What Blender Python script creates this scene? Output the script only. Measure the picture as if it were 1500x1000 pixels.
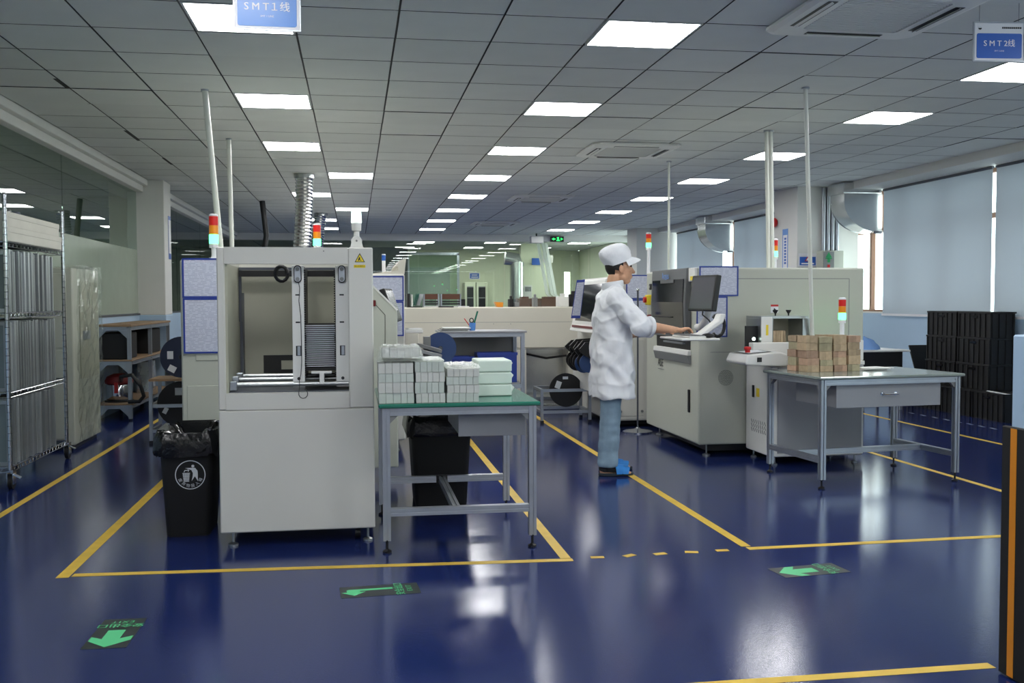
import bpy, bmesh, math, random
from mathutils import Vector, Matrix, Quaternion
random.seed(7)
SC = bpy.context.scene
for _o in list(bpy.data.objects): bpy.data.objects.remove(_o)
COL = SC.collection

# ---------------------------------------------------------------- camera
F_PX, YAW, PIT, ROL, CAM_H = 1451.3, .15684, .04145, -.00343, 1.33
_r = Vector((math.cos(YAW), -math.sin(YAW), 0))
FW = Vector((math.sin(YAW)*math.cos(PIT), math.cos(YAW)*math.cos(PIT), -math.sin(PIT)))
_u = _r.cross(FW)
RT = _r*math.cos(ROL) + _u*math.sin(ROL)
UP = -_r*math.sin(ROL) + _u*math.cos(ROL)
cam_data = bpy.data.cameras.new('camera'); cam = bpy.data.objects.new('camera', cam_data); COL.objects.link(cam)
cam_data.sensor_width = 36; cam_data.lens = F_PX/1500*36; cam_data.clip_start = .05; cam_data.clip_end = 200
m = Matrix.Identity(4)
for i in range(3): m[i][0], m[i][1], m[i][2] = RT[i], UP[i], -FW[i]
m[2][3] = CAM_H
cam.matrix_world = m
SC.camera = cam

# ---------------------------------------------------------------- world, light level, exposure
world = bpy.data.worlds.new('world'); SC.world = world; world.use_nodes = True
bg = world.node_tree.nodes['Background']; bg.inputs[0].default_value = (.93, .965, 1, 1); bg.inputs[1].default_value = 6.0
PANEL_LIGHT = 23.0          # radiance of the ceiling panels
SC.view_settings.view_transform = 'Standard'; SC.view_settings.look = 'None'
SC.view_settings.gamma = 1; SC.view_settings.use_curve_mapping = False
SC.view_settings.exposure = 0.0

# pixel -> place helpers (a pixel gives a direction; the plane it lies on gives the distance)
def ray(x, y): return FW + RT*((x-750)/F_PX) + UP*((500-y)/F_PX)
EYE = Vector((0, 0, CAM_H))
def onZ(x, y, z=0.0):
    d = ray(x, y); return EYE + d*((z-CAM_H)/d.z)
def onY(x, y, Y):
    d = ray(x, y); return EYE + d*(Y/d.y)
def onX(x, y, X):
    d = ray(x, y); return EYE + d*(X/d.x)

# ---------------------------------------------------------------- materials
def lin(c):
    return tuple(((v/255)/12.92 if v/255 <= .04045 else ((v/255+.055)/1.055)**2.4) for v in c)
MATS = {}
def mat(name, rgb, rough=.5, metal=0, var=0., vscale=6., bump=0., bscale=60., emit=0., spec=.5, aniso=None, coat=0., rand=0., sheen=0., bdist=.002):
    M = bpy.data.materials.new(name); M.use_nodes = True
    nt = M.node_tree; b = nt.nodes['Principled BSDF']
    c = lin(rgb) + (1,)
    b.inputs['Base Color'].default_value = c
    b.inputs['Roughness'].default_value = rough; b.inputs['Metallic'].default_value = metal
    b.inputs['Specular IOR Level'].default_value = spec
    if coat: b.inputs['Coat Weight'].default_value = coat
    if sheen: b.inputs['Sheen Weight'].default_value = sheen
    if emit:
        b.inputs['Emission Color'].default_value = c; b.inputs['Emission Strength'].default_value = emit
    tc = nt.nodes.new('ShaderNodeTexCoord')
    if var or rand:
        hsv = nt.nodes.new('ShaderNodeHueSaturation'); hsv.inputs['Color'].default_value = c
        if var:
            n = nt.nodes.new('ShaderNodeTexNoise'); n.inputs['Scale'].default_value = vscale; n.inputs['Detail'].default_value = 4
            nt.links.new(tc.outputs['Object'], n.inputs['Vector'])
            mr = nt.nodes.new('ShaderNodeMapRange'); mr.inputs['From Min'].default_value = .25; mr.inputs['From Max'].default_value = .75
            mr.inputs['To Min'].default_value = 1-var; mr.inputs['To Max'].default_value = 1+var
            nt.links.new(n.outputs['Fac'], mr.inputs['Value']); out = mr.outputs[0]
        if rand:
            oi = nt.nodes.new('ShaderNodeObjectInfo')
            m2 = nt.nodes.new('ShaderNodeMapRange'); m2.inputs['To Min'].default_value = 1-rand; m2.inputs['To Max'].default_value = 1+rand
            nt.links.new(oi.outputs['Random'], m2.inputs['Value'])
            if var:
                mm = nt.nodes.new('ShaderNodeMath'); mm.operation = 'MULTIPLY'
                nt.links.new(out, mm.inputs[0]); nt.links.new(m2.outputs[0], mm.inputs[1]); out = mm.outputs[0]
            else: out = m2.outputs[0]
        nt.links.new(out, hsv.inputs['Value']); nt.links.new(hsv.outputs[0], b.inputs['Base Color'])
    if bump:
        n = nt.nodes.new('ShaderNodeTexNoise'); n.inputs['Scale'].default_value = bscale; n.inputs['Detail'].default_value = 3
        nt.links.new(tc.outputs['Object'], n.inputs['Vector'])
        bp = nt.nodes.new('ShaderNodeBump'); bp.inputs['Strength'].default_value = bump; bp.inputs['Distance'].default_value = bdist
        nt.links.new(n.outputs['Fac'], bp.inputs['Height']); nt.links.new(bp.outputs[0], b.inputs['Normal'])
    MATS[name] = M
    return M
def glass_mat(name, tint, gloss=.12, rough=.0, bump=0., bscale=20, sheet=False):
    M = bpy.data.materials.new(name); M.use_nodes = True; nt = M.node_tree
    for n in list(nt.nodes): nt.nodes.remove(n)
    o = nt.nodes.new('ShaderNodeOutputMaterial'); t = nt.nodes.new('ShaderNodeBsdfTransparent'); g = nt.nodes.new('ShaderNodeBsdfGlossy')
    t.inputs[0].default_value = tint + (1,); g.inputs['Roughness'].default_value = rough; g.inputs[0].default_value = (.95, .98, .96, 1)
    lw = nt.nodes.new('ShaderNodeLayerWeight'); lw.inputs[0].default_value = .5
    pw = nt.nodes.new('ShaderNodeMath'); pw.operation = 'POWER'; pw.inputs[1].default_value = 4; nt.links.new(lw.outputs['Facing'], pw.inputs[0])
    a0 = nt.nodes.new('ShaderNodeMath'); a0.operation = 'MULTIPLY_ADD'; a0.inputs[1].default_value = .8; a0.inputs[2].default_value = gloss; a0.use_clamp = True
    nt.links.new(pw.outputs[0], a0.inputs[0]); a = a0
    if not sheet:      # a pane reflects once, on the face the ray enters
        ge = nt.nodes.new('ShaderNodeNewGeometry'); a = nt.nodes.new('ShaderNodeMath'); a.operation = 'MULTIPLY_ADD'; a.inputs[1].default_value = -1; a.use_clamp = True
        nt.links.new(ge.outputs['Backfacing'], a.inputs[0]); nt.links.new(a0.outputs[0], a.inputs[2])
    mx = nt.nodes.new('ShaderNodeMixShader'); nt.links.new(a.outputs[0], mx.inputs[0]); nt.links.new(t.outputs[0], mx.inputs[1]); nt.links.new(g.outputs[0], mx.inputs[2])
    nt.links.new(mx.outputs[0], o.inputs[0])
    if bump:
        n = nt.nodes.new('ShaderNodeTexNoise'); n.inputs['Scale'].default_value = bscale; n.inputs['Detail'].default_value = 5; n.inputs['Distortion'].default_value = 1.5
        tc = nt.nodes.new('ShaderNodeTexCoord'); nt.links.new(tc.outputs['Object'], n.inputs['Vector'])
        bp = nt.nodes.new('ShaderNodeBump'); bp.inputs['Strength'].default_value = bump; bp.inputs['Distance'].default_value = .02
        nt.links.new(n.outputs['Fac'], bp.inputs['Height']); nt.links.new(bp.outputs[0], g.inputs['Normal']); 
    MATS[name] = M; return M
def lines_mat(name, base, ink, scale=60, thresh=.55):
    """paper with rows of fine print"""
    M = mat(name, base, .6); nt = M.node_tree; b = nt.nodes['Principled BSDF']
    tc = nt.nodes.new('ShaderNodeTexCoord'); sep = nt.nodes.new('ShaderNodeSeparateXYZ'); nt.links.new(tc.outputs['Object'], sep.inputs[0])
    s = nt.nodes.new('ShaderNodeMath'); s.operation = 'MULTIPLY'; s.inputs[1].default_value = scale; nt.links.new(sep.outputs['Z'], s.inputs[0])
    fr = nt.nodes.new('ShaderNodeMath'); fr.operation = 'FRACT'; nt.links.new(s.outputs[0], fr.inputs[0])
    gt = nt.nodes.new('ShaderNodeMath'); gt.operation = 'GREATER_THAN'; gt.inputs[1].default_value = .55; nt.links.new(fr.outputs[0], gt.inputs[0])
    fl = nt.nodes.new('ShaderNodeMath'); fl.operation = 'FLOOR'; nt.links.new(s.outputs[0], fl.inputs[0])
    cb = nt.nodes.new('ShaderNodeCombineXYZ'); ad = nt.nodes.new('ShaderNodeMath'); ad.operation = 'ADD'
    nt.links.new(sep.outputs['X'], ad.inputs[0]); nt.links.new(sep.outputs['Y'], ad.inputs[1])
    sx = nt.nodes.new('ShaderNodeMath'); sx.operation = 'MULTIPLY'; sx.inputs[1].default_value = 45; nt.links.new(ad.outputs[0], sx.inputs[0])
    nt.links.new(sx.outputs[0], cb.inputs[0]); nt.links.new(fl.outputs[0], cb.inputs[1])
    n = nt.nodes.new('ShaderNodeTexNoise'); n.inputs['Scale'].default_value = .8; n.inputs['Detail'].default_value = 4; nt.links.new(cb.outputs[0], n.inputs['Vector'])
    g2 = nt.nodes.new('ShaderNodeMath'); g2.operation = 'GREATER_THAN'; g2.inputs[1].default_value = thresh; nt.links.new(n.outputs['Fac'], g2.inputs[0])
    mu = nt.nodes.new('ShaderNodeMath'); mu.operation = 'MULTIPLY'; nt.links.new(gt.outputs[0], mu.inputs[0]); nt.links.new(g2.outputs[0], mu.inputs[1])
    mx = nt.nodes.new('ShaderNodeMix'); mx.data_type = 'RGBA'; mx.inputs['A'].default_value = lin(base)+(1,); mx.inputs['B'].default_value = lin(ink)+(1,)
    nt.links.new(mu.outputs[0], mx.inputs['Factor']); nt.links.new(mx.outputs['Result'], b.inputs['Base Color'])
    return M

mat('tile', (214, 217, 214), .75, var=.03, vscale=3, bump=.25, bscale=120, rand=.05)
mat('tbar', (62, 64, 66), .6)
mat('panel_frame', (205, 208, 206), .5)
mat('panel_glow', (255, 255, 255), .5, emit=PANEL_LIGHT)
mat('plaster', (222, 222, 218), .7, var=.03, vscale=1.5)
mat('plaster_grey', (176, 182, 176), .7, var=.04, vscale=1.2)
mat('plaster_green', (214, 220, 194), .7, var=.04, vscale=1.2)
mat('dark_wall', (92, 96, 98), .6, var=.05)  # grey that paints the dark of the unlit room
mat('sky_blue_paint', (176, 202, 226), .5, var=.03, vscale=2)
mat('machine', (210, 209, 202), .42, var=.02, vscale=2.5)
mat('machine_green', (190, 193, 180), .45, var=.025, vscale=2.5)
mat('machine_warm', (214, 210, 196), .45, var=.02, vscale=2.5)
mat('machine_inner', (178, 178, 160), .5, var=.05, vscale=4)
mat('plastic_white', (226, 226, 222), .4)
mat('plastic_grey', (128, 130, 130), .45)
mat('hood_grey', (96, 98, 100), .4)
mat('black', (18, 18, 19), .45)
mat('black_matt', (16, 16, 17), .7, bump=.1)
mat('black_gloss', (14, 14, 15), .18)
mat('bag_black', (12, 12, 13), .2, bump=.5, bscale=14, bdist=.02)
mat('rubber', (24, 24, 24), .7)
mat('alu', (176, 182, 190), .34, metal=.85, var=.05, vscale=12)
mat('alu_dark', (96, 100, 108), .45, metal=.6)
mat('chrome', (205, 208, 212), .16, metal=1)
mat('steel', (168, 172, 172), .3, metal=.9, var=.06)
mat('galv', (214, 216, 216), .26, metal=1, var=.06, vscale=8, bump=.08, bscale=12)
mat('foil', (214, 216, 218), .24, metal=1, bump=.5, bscale=9, bdist=.02)
mat('green_mat', (40, 116, 96), .18, var=.05)
mat('table_steel', (142, 152, 146), .16, metal=.25, var=.06, vscale=5)
mat('grey_sheet', (154, 156, 160), .4, var=.02)
mat('yellow_tape', (214, 178, 62), .5, var=.12, vscale=9)
mat('white_tape', (120, 126, 132), .6)
mat('decal_dark', (36, 44, 44), .35)
mat('decal_green', (84, 196, 132), .4, emit=.04)
mat('blue_frame', (38, 62, 150), .4)
mat('sign_blue', (44, 98, 190), .35)
mat('sign_blue_pale', (84, 140, 214), .3)
mat('sign_white', (232, 232, 236), .4)
mat('ink', (24, 26, 30), .5)
mat('yellow', (232, 206, 40), .45)
mat('red', (196, 34, 34), .4)
mat('red_dark', (112, 24, 28), .4)
mat('orange', (224, 140, 30), .4)
mat('lamp_red', (206, 30, 28), .3, emit=.12)
mat('lamp_amber', (226, 140, 24), .3, emit=.12)
mat('lamp_green_on', (70, 255, 140), .3, emit=7)
mat('lamp_white_on', (225, 255, 240), .3, emit=4)
mat('lamp_green_off', (40, 150, 90), .3)
mat('exit_glow', (50, 230, 110), .4, emit=1.6)
mat('pcb_edge', (202, 204, 198), .6, var=.05, vscale=30, rand=.06)
mat('pcb_edge_green', (194, 202, 194), .6, var=.05, vscale=30, rand=.06)
mat('pcb_dark', (70, 78, 74), .6)
mat('board_tan', (182, 160, 130), .65, var=.14, vscale=30, rand=.26)
mat('board_pink', (184, 152, 128), .65, var=.14, vscale=30, rand=.26)
mat('board_olive', (168, 158, 128), .65, var=.14, vscale=30, rand=.26)
mat('foam', (214, 226, 216), .55, var=.03, bump=.15, bscale=80)
mat('paper', (232, 232, 230), .7)
mat('carton', (206, 204, 194), .7, var=.05)
mat('frame_silver', (172, 178, 180), .4, metal=.6, var=.08, rand=.28)
mat('frame_mesh', (120, 132, 132), .5, metal=.3)
mat('wood_shelf', (150, 122, 92), .6, var=.12, vscale=8)
mat('wood_brown', (96, 58, 40), .5, var=.15, vscale=10)
mat('window_brown', (122, 84, 62), .5)
mat('blue_bin', (36, 62, 150), .4)
mat('reel_blue', (40, 66, 112), .4)
mat('reel_navy', (26, 36, 62), .45)
mat('label_white', (216, 220, 224), .6)
mat('crate', (11, 11, 12), .5, var=.1)
mat('pipe_white', (220, 222, 214), .4)
mat('screen', (92, 92, 98), .2)
mat('screen_glass', (30, 32, 34), .08)
mat('skin', (204, 156, 124), .5, var=.05, vscale=18)
mat('hair', (22, 18, 16), .6, bump=.5, bscale=140)
mat('lip', (146, 88, 74), .5)
mat('coat', (226, 228, 232), .75, var=.02, bump=.25, bscale=30, bdist=.006, sheen=.1)
mat('denim', (126, 150, 168), .8, var=.2, vscale=11, bump=.3, bscale=90)
mat('slipper_blue', (24, 122, 200), .5)
mat('slipper_sole', (34, 44, 52), .6)
mat('sock', (28, 30, 34), .8)
mat('blue_cloth', (112, 150, 204), .7, bump=.4, bscale=14, bdist=.02)
mat('green_lens', (60, 160, 100), .4)
mat('clear_film', (235, 238, 236), .12)
mat('frost_film', (168, 180, 164), .14, var=.03)
lines_mat('print', (206, 210, 226), (178, 183, 204), 95, .47)
lines_mat('print_white', (226, 228, 234), (90, 96, 110), 80, .5)
glass_mat('glass', (.66, .76, .70), .10)
glass_mat('glass_far', (.90, .95, .90), .07)
glass_mat('glass_dark', (.30, .34, .33), .12)
glass_mat('glass_clear', (.82, .88, .86), .05)
glass_mat('film', (.88, .90, .88), .05, rough=.10, bump=.8, bscale=5, sheet=True)
glass_mat('bubble', (.80, .83, .82), .22, rough=.18, bump=.8, bscale=30, sheet=True)

# blue epoxy floor
M = mat('floor_epoxy', (28, 41, 92), .10, var=.12, vscale=.5, bump=.34, bscale=150, bdist=.0009); M.node_tree.nodes['Principled BSDF'].inputs['Specular IOR Level'].default_value = .55
# blind cloth lets a little light through
M = bpy.data.materials.new('blind_cloth'); M.use_nodes = True; nt = M.node_tree
for n in list(nt.nodes): nt.nodes.remove(n)
o_ = nt.nodes.new('ShaderNodeOutputMaterial'); d_ = nt.nodes.new('ShaderNodeBsdfDiffuse'); t_ = nt.nodes.new('ShaderNodeBsdfTranslucent'); x_ = nt.nodes.new('ShaderNodeMixShader')
d_.inputs[0].default_value = lin((182, 189, 196))+(1,); t_.inputs[0].default_value = lin((150, 160, 172))+(1,); x_.inputs[0].default_value = .16
nz = nt.nodes.new('ShaderNodeTexNoise'); nz.inputs['Scale'].default_value = 1.2; tcn = nt.nodes.new('ShaderNodeTexCoord'); nt.links.new(tcn.outputs['Object'], nz.inputs['Vector'])
bp_ = nt.nodes.new('ShaderNodeBump'); bp_.inputs['Strength'].default_value = .35; bp_.inputs['Distance'].default_value = .06
nt.links.new(nz.outputs['Fac'], bp_.inputs['Height']); nt.links.new(bp_.outputs[0], d_.inputs['Normal'])
nt.links.new(d_.outputs[0], x_.inputs[1]); nt.links.new(t_.outputs[0], x_.inputs[2]); nt.links.new(x_.outputs[0], o_.inputs[0]); MATS['blind_cloth'] = M

# ---------------------------------------------------------------- mesh helpers
class MB:
    def __init__(s): s.v = []; s.f = []
    def add(s, vs, fs):
        k = len(s.v); s.v += [Vector(p) for p in vs]; s.f += [[i+k for i in f] for f in fs]; return s
    def box(s, x0, x1, y0, y1, z0, z1):
        x0, x1 = min(x0, x1), max(x0, x1); y0, y1 = min(y0, y1), max(y0, y1); z0, z1 = min(z0, z1), max(z0, z1)
        return s.add([(x0,y0,z0),(x1,y0,z0),(x1,y1,z0),(x0,y1,z0),(x0,y0,z1),(x1,y0,z1),(x1,y1,z1),(x0,y1,z1)],
                     [(0,3,2,1),(4,5,6,7),(0,1,5,4),(1,2,6,5),(2,3,7,6),(3,0,4,7)])
    def obox(s, c, ax, ay, az):
        """box from a centre and three half-axis vectors"""
        c = Vector(c); ax, ay, az = Vector(ax), Vector(ay), Vector(az)
        P = [c+ax*i+ay*j+az*k for k in (-1, 1) for (i, j) in ((-1,-1),(1,-1),(1,1),(-1,1))]
        return s.add(P, [(0,3,2,1),(4,5,6,7),(0,1,5,4),(1,2,6,5),(2,3,7,6),(3,0,4,7)])
    def prism(s, poly, axis, a, b):
        """poly: 2D points in the plane across `axis`; a..b: extent along it"""
        def P(p, t):
            return {'x': (t, p[0], p[1]), 'y': (p[0], t, p[1]), 'z': (p[0], p[1], t)}[axis]
        n = len(poly)
        return s.add([P(p, a) for p in poly]+[P(p, b) for p in poly],
                     [list(range(n)), list(range(2*n-1, n-1, -1))]+[(i, i+n, (i+1) % n+n, (i+1) % n) for i in range(n)])
    def rings(s, R, cap=True):
        n = len(R[0]); k = len(s.v)
        for r in R: s.v += [Vector(p) for p in r]
        for j in range(len(R)-1):
            for i in range(n):
                s.f.append([k+j*n+i, k+j*n+(i+1) % n, k+(j+1)*n+(i+1) % n, k+(j+1)*n+i])
        if cap:
            s.f.append([k+i for i in range(n-1, -1, -1)]); s.f.append([k+(len(R)-1)*n+i for i in range(n)])
        return s
    def tube(s, path, r, n=10, cap=True):
        path = [Vector(p) for p in path]; R = []
        rr = r if isinstance(r, (list, tuple)) else [r]*len(path)
        t0 = (path[1]-path[0]).normalized(); up = Vector((0, 0, 1)) if abs(t0.z) < .9 else Vector((1, 0, 0))
        a = t0.cross(up).normalized()
        for i, p in enumerate(path):
            t = (path[min(i+1, len(path)-1)]-path[max(i-1, 0)]).normalized()
            a = (a - t*a.dot(t)).normalized(); b = t.cross(a)
            R.append([p+(a*math.cos(2*math.pi*k/n)+b*math.sin(2*math.pi*k/n))*rr[i] for k in range(n)])
        return s.rings(R, cap)
    def cyl(s, p0, p1, r, n=16, r1=None): return s.tube([p0, p1], [r, r if r1 is None else r1], n)
    def lathe(s, prof, c=(0, 0, 0), n=24, axis='z'):
        c = Vector(c); R = []
        for (rad, h) in prof:
            ring = []
            for k in range(n):
                A = 2*math.pi*k/n; p, q = rad*math.cos(A), rad*math.sin(A)
                ring.append(c+Vector({'z': (p, q, h), 'y': (p, -h, q), 'x': (h, p, q)}[axis]))
            R.append(ring)
        return s.rings(R)
    def quad(s, a, b, c, d): return s.add([a, b, c, d], [(0, 1, 2, 3)])
    def ell(s, c, r, rot=None, nu=20, nv=14):
        c = Vector(c); R = []
        for j in range(1, nv):
            th = math.pi*j/nv; ring = []
            for i in range(nu):
                ph = 2*math.pi*i/nu
                p = Vector((r[0]*math.sin(th)*math.cos(ph), r[1]*math.sin(th)*math.sin(ph), -r[2]*math.cos(th)))
                if rot: p = rot @ p
                ring.append(c+p)
            R.append(ring)
        k = len(s.v); s.rings(R, False)
        bt = Vector((0, 0, -r[2])); tp = Vector((0, 0, r[2]))
        if rot: bt = rot @ bt; tp = rot @ tp
        s.v += [c+bt, c+tp]; b_i = len(s.v)-2; t_i = len(s.v)-1; L = k+(nv-2)*nu
        for i in range(nu):
            s.f.append([b_i, k+(i+1) % nu, k+i]); s.f.append([t_i, L+i, L+(i+1) % nu])
        return s
    def cap(s, p0, r0, p1, r1, n=14):
        """tapered capsule"""
        p0, p1 = Vector(p0), Vector(p1); t = (p1-p0).normalized()
        path, rad = [], []
        for k in range(5):
            A = math.pi/2*(k+.35)/5; path.append(p0-t*r0*math.cos(A)); rad.append(r0*math.sin(A))
        path.append(p0); rad.append(r0); path.append(p1); rad.append(r1)
        for k in range(5):
            A = math.pi/2*(4.65-k)/5; path.append(p1+t*r1*math.cos(A)); rad.append(r1*math.sin(A))
        return s.tube(path, rad, n)
    def xf(s, M):
        s.v = [M @ p for p in s.v]; return s
def world_loc(o):
    L = Vector(o.location)
    while o.parent: o = o.parent; L += o.location
    return L
def mesh_from(mb, name, off=Vector((0, 0, 0)), bevel=0., smooth=False, seg=1):
    me = bpy.data.meshes.new(name)
    me.from_pydata([p-off for p in mb.v], [], mb.f)
    bm = bmesh.new(); bm.from_mesh(me)
    bmesh.ops.recalc_face_normals(bm, faces=bm.faces)
    if bevel:
        E = [e for e in bm.edges if len(e.link_faces) == 2 and e.calc_face_angle(0) > .5]
        bmesh.ops.bevel(bm, geom=E, offset=bevel, segments=seg, affect='EDGES', clamp_overlap=True, profile=.5)
    bm.to_mesh(me); bm.free()
    if smooth:
        me.shade_smooth()
        me.set_sharp_from_angle(angle=.7)
    return me
def part(name, mb, m, parent, bevel=0., smooth=False, local=False, label=None, seg=1):
    off = Vector((0, 0, 0)) if local else world_loc(parent)
    if isinstance(mb, MB): me = mesh_from(mb, name, off, bevel, smooth, seg)
    else: me = mb
    me.materials.clear(); me.materials.append(MATS[m])
    o = bpy.data.objects.new(name, me); COL.objects.link(o); o.parent = parent
    if label: o['label'] = label
    return o
def thing(name, label, cat, loc=(0, 0, 0), rz=0., group=None):
    o = bpy.data.objects.new(name, None); COL.objects.link(o); o.empty_display_size = .1
    o.location = loc; o.rotation_euler = (0, 0, rz); o['label'] = label; o['category'] = cat
    if group: o['group'] = group
    return o
def solo(name, mb, m, label, cat, group=None, bevel=0., smooth=False, seg=1):
    xs = [p.x for p in mb.v]; ys = [p.y for p in mb.v]; zs = [p.z for p in mb.v]
    off = Vector(((min(xs)+max(xs))/2, (min(ys)+max(ys))/2, min(zs)))
    me = mesh_from(mb, name, off, bevel, smooth, seg); me.materials.append(MATS[m])
    o = bpy.data.objects.new(name, me); COL.objects.link(o); o.location = off
    o['label'] = label; o['category'] = cat
    if group: o['group'] = group
    return o
def struct(name, mb, m, bevel=0., label=None):
    me = mesh_from(mb, name, Vector((0, 0, 0)), bevel); me.materials.append(MATS[m])
    o = bpy.data.objects.new(name, me); COL.objects.link(o); o['kind'] = 'structure'
    if label: o['label'] = label
    return o
def copy_tree(o, parent=None, loc=None, label=None):
    c = o.copy(); COL.objects.link(c); c.parent = parent
    if loc is not None: c.location = loc
    if label: c['label'] = label
    for ch in list(o.children): copy_tree(ch, c)
    return c
def text_mb(s, size, origin, xd, yd, align='CENTER', lift=.0015, spacing=1., bold=0.):
    cu = bpy.data.curves.new('lettering', 'FONT'); cu.body = s; cu.size = size; cu.align_x = align; cu.align_y = 'CENTER'; cu.space_character = spacing
    cu.resolution_u = 3
    ob = bpy.data.objects.new('lettering', cu); COL.objects.link(ob)
    dg = bpy.context.evaluated_depsgraph_get(); me = bpy.data.meshes.new_from_object(ob.evaluated_get(dg))
    mb = MB(); o = Vector(origin); xd = Vector(xd).normalized(); yd = Vector(yd).normalized(); n = xd.cross(yd)
    for k in ((0,) if not bold else (0, -1, 1)):      # heavier strokes: the outline repeated a hair to either side
        mb.add([o+xd*(v.co.x+k*bold*size)+yd*v.co.y+n*(lift+k*.00005) for v in me.vertices], [list(p.vertices) for p in me.polygons])
    bpy.data.objects.remove(ob); bpy.data.curves.remove(cu); bpy.data.meshes.remove(me)
    return mb
ORD = ['first','second','third','fourth','fifth','sixth','seventh','eighth','ninth','tenth','eleventh','twelfth','thirteenth','fourteenth','fifteenth','sixteenth','seventeenth','eighteenth','nineteenth','twentieth']
def ordinal(i):
    if i < 20: return ORD[i]
    tens = {2: 'twenty', 3: 'thirty', 4: 'forty'}[(i+1)//10]
    return tens+'-'+ORD[(i+1) % 10-1] if (i+1) % 10 else {3: 'thirtieth', 4: 'fortieth'}[(i+1)//10]
# ================================================================ the room
CEIL = CAM_H+1.634
L0, C0, T = -1.537, 5.685, .6          # ceiling grid: tile lines X = L0+.6*i, Y = C0+.6*j
GLX, RWX = -2.89, 7.30                 # glass wall on the left, window wall on the right
YB = 24.5                              # glazed partition at the far end

struct('floor', MB().quad((-7.5, -7, 0), (7.6, -7, 0), (7.6, 32.5, 0), (-7.5, 32.5, 0)), 'floor_epoxy')
ceiling = struct('ceiling', MB().box(-7.5, 7.6, -7, 32.5, CEIL+.022, CEIL+.08), 'tbar')

# light panels: (column line index, row index of the tile it replaces)
lights = []
for k in range(-5, 8):  # negative rows lie out of view, added to light the machine fronts
    j = 4*k
    lights.append((2 if k in (3, 5) else 1, j, 0)); lights.append((5, j, 1)); lights.append((10, 1 if k == 0 else j, 2))
lit = {(a, b) for a, b, _ in lights}
tile_mb = MB().box(-T/2+.006, T/2-.006, -T/2+.006, T/2-.006, 0, .016)
def two_tone(me):
    me.materials.append(MATS['tile']); me.materials.append(MATS['tbar'])
    for p in me.polygons: p.material_index = 0 if abs(p.normal.z) > .5 else 1
    return me
tile_me = two_tone(mesh_from(tile_mb, 'ceiling_tile'))
rest = MB(); n_t = 0
for j in range(-20, 32):
    for i in range(-2, 14):
        if (i, j) in lit: continue
        cx, cy = L0+T*(i+.5), C0+T*(j+.5)
        if -2 <= j <= 16:
            o = bpy.data.objects.new('ceiling_tile', tile_me); COL.objects.link(o); o.parent = ceiling
            sag = .0 if random.random() < .9 else .004
            o.location = (cx+random.uniform(-.001, .001), cy, CEIL-sag); n_t += 1
        else:
            rest.box(cx-T/2+.007, cx+T/2-.007, cy-T/2+.008, cy+T/2-.008, CEIL, CEIL+.016)
o = part('ceiling_tiles_far', rest, 'tile', ceiling); o['kind'] = 'stuff'; o.data.materials.clear(); two_tone(o.data)
# neighbour rooms get a plain ceiling
struct('ceiling_side_room', MB().box(-7.4, L0-2*T-.02, -6.9, 32.4, CEIL+.0, CEIL+.018), 'plaster_grey')
struct('ceiling_back_room', MB().box(-2.7, 7.3, YB+.35, 32.4, CEIL+.0, CEIL+.018), 'plaster_grey')

colname = ['left', 'middle', 'right']
def make_panel():
    t = thing('ceiling_light', '', 'ceiling light', (0, 0, CEIL-.004))
    h = T/2-.008; fr = MB()
    for (a, b, c, d) in ((-h, h, -h, -h+.014), (-h, h, h-.014, h), (-h, -h+.014, -h+.014, h-.014), (h-.014, h, -h+.014, h-.014)): fr.box(a, b, c, d, 0, .02)
    part('frame', fr, 'panel_frame', t, local=True)
    part('diffuser', MB().box(-h+.014, h-.014, -h+.014, h-.014, .002, .016), 'panel_glow', t, local=True)
    return t
proto = None
for (i, j, c) in lights:
    k = 1+(j//4)
    cx, cy = L0+T*(i+.5), C0+T*(j+.5)
    if k > 0: lab = 'glowing square LED panel, %s from the camera in the %s row of ceiling lights' % (ORD[k-1], colname[c])
    else: lab = 'glowing square LED panel behind the camera in the %s row, %s back' % (colname[c], ORD[-k])
    if proto is None: proto = make_panel(); t = proto; t.location = (cx, cy, CEIL-.004)
    else: t = copy_tree(proto, None, (cx, cy, CEIL-.004))
    t['label'] = lab; t['group'] = 'LED panels in the ceiling grid'

# cassette air conditioners
def make_ac(y, label):
    t = thing('air_conditioner', label, 'air conditioner', (2.93, y, CEIL-.035), group='four-way cassette units in the ceiling')
    h = .475; g = .30
    fr = MB()
    oc = [(-h+.06, -h), (h-.06, -h), (h, -h+.06), (h, h-.06), (h-.06, h), (-h+.06, h), (-h, h-.06), (-h, -h+.06)]
    ic = [(-g+.02, -g), (g-.02, -g), (g, -g+.02), (g, g-.02), (g-.02, g), (-g+.02, g), (-g, g-.02), (-g, -g+.02)]
    R = [[(x, q, .03) for x, q in oc], [(x, q, .012) for x, q in oc], [(x*.93, q*.93, 0) for x, q in oc], [(x, q, 0) for x, q in ic], [(x, q, .03) for x, q in ic]]
    part('panel', fr.rings(R), 'plastic_white', t, local=True)
    gr = MB().box(-g+.003, g-.003, -g+.003, g-.003, .008, .03)
    go = part('grille', gr, 'plastic_grey', t, local=True)
    sl = MB()
    for k in range(22):
        q = -g+.02+k*(2*g-.04)/21; sl.box(-g+.01, g-.01, q-.004, q+.004, .002, .0085)
    part('grille_slats', sl, 'plastic_white', go, local=True)
    for a in range(4):
        R_ = Matrix.Rotation(a*math.pi/2, 4, 'Z')
        part('air_slot', MB().box(-.24, .24, .345, .40, -.002, .02).xf(R_), 'black', t, local=True)
        part('louvre', MB().obox((0, .375, -.004), (.235, 0, 0), (0, .007, .006), (0, 0, .002)).xf(R_), 'plastic_white', t, local=True)
    return t
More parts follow.
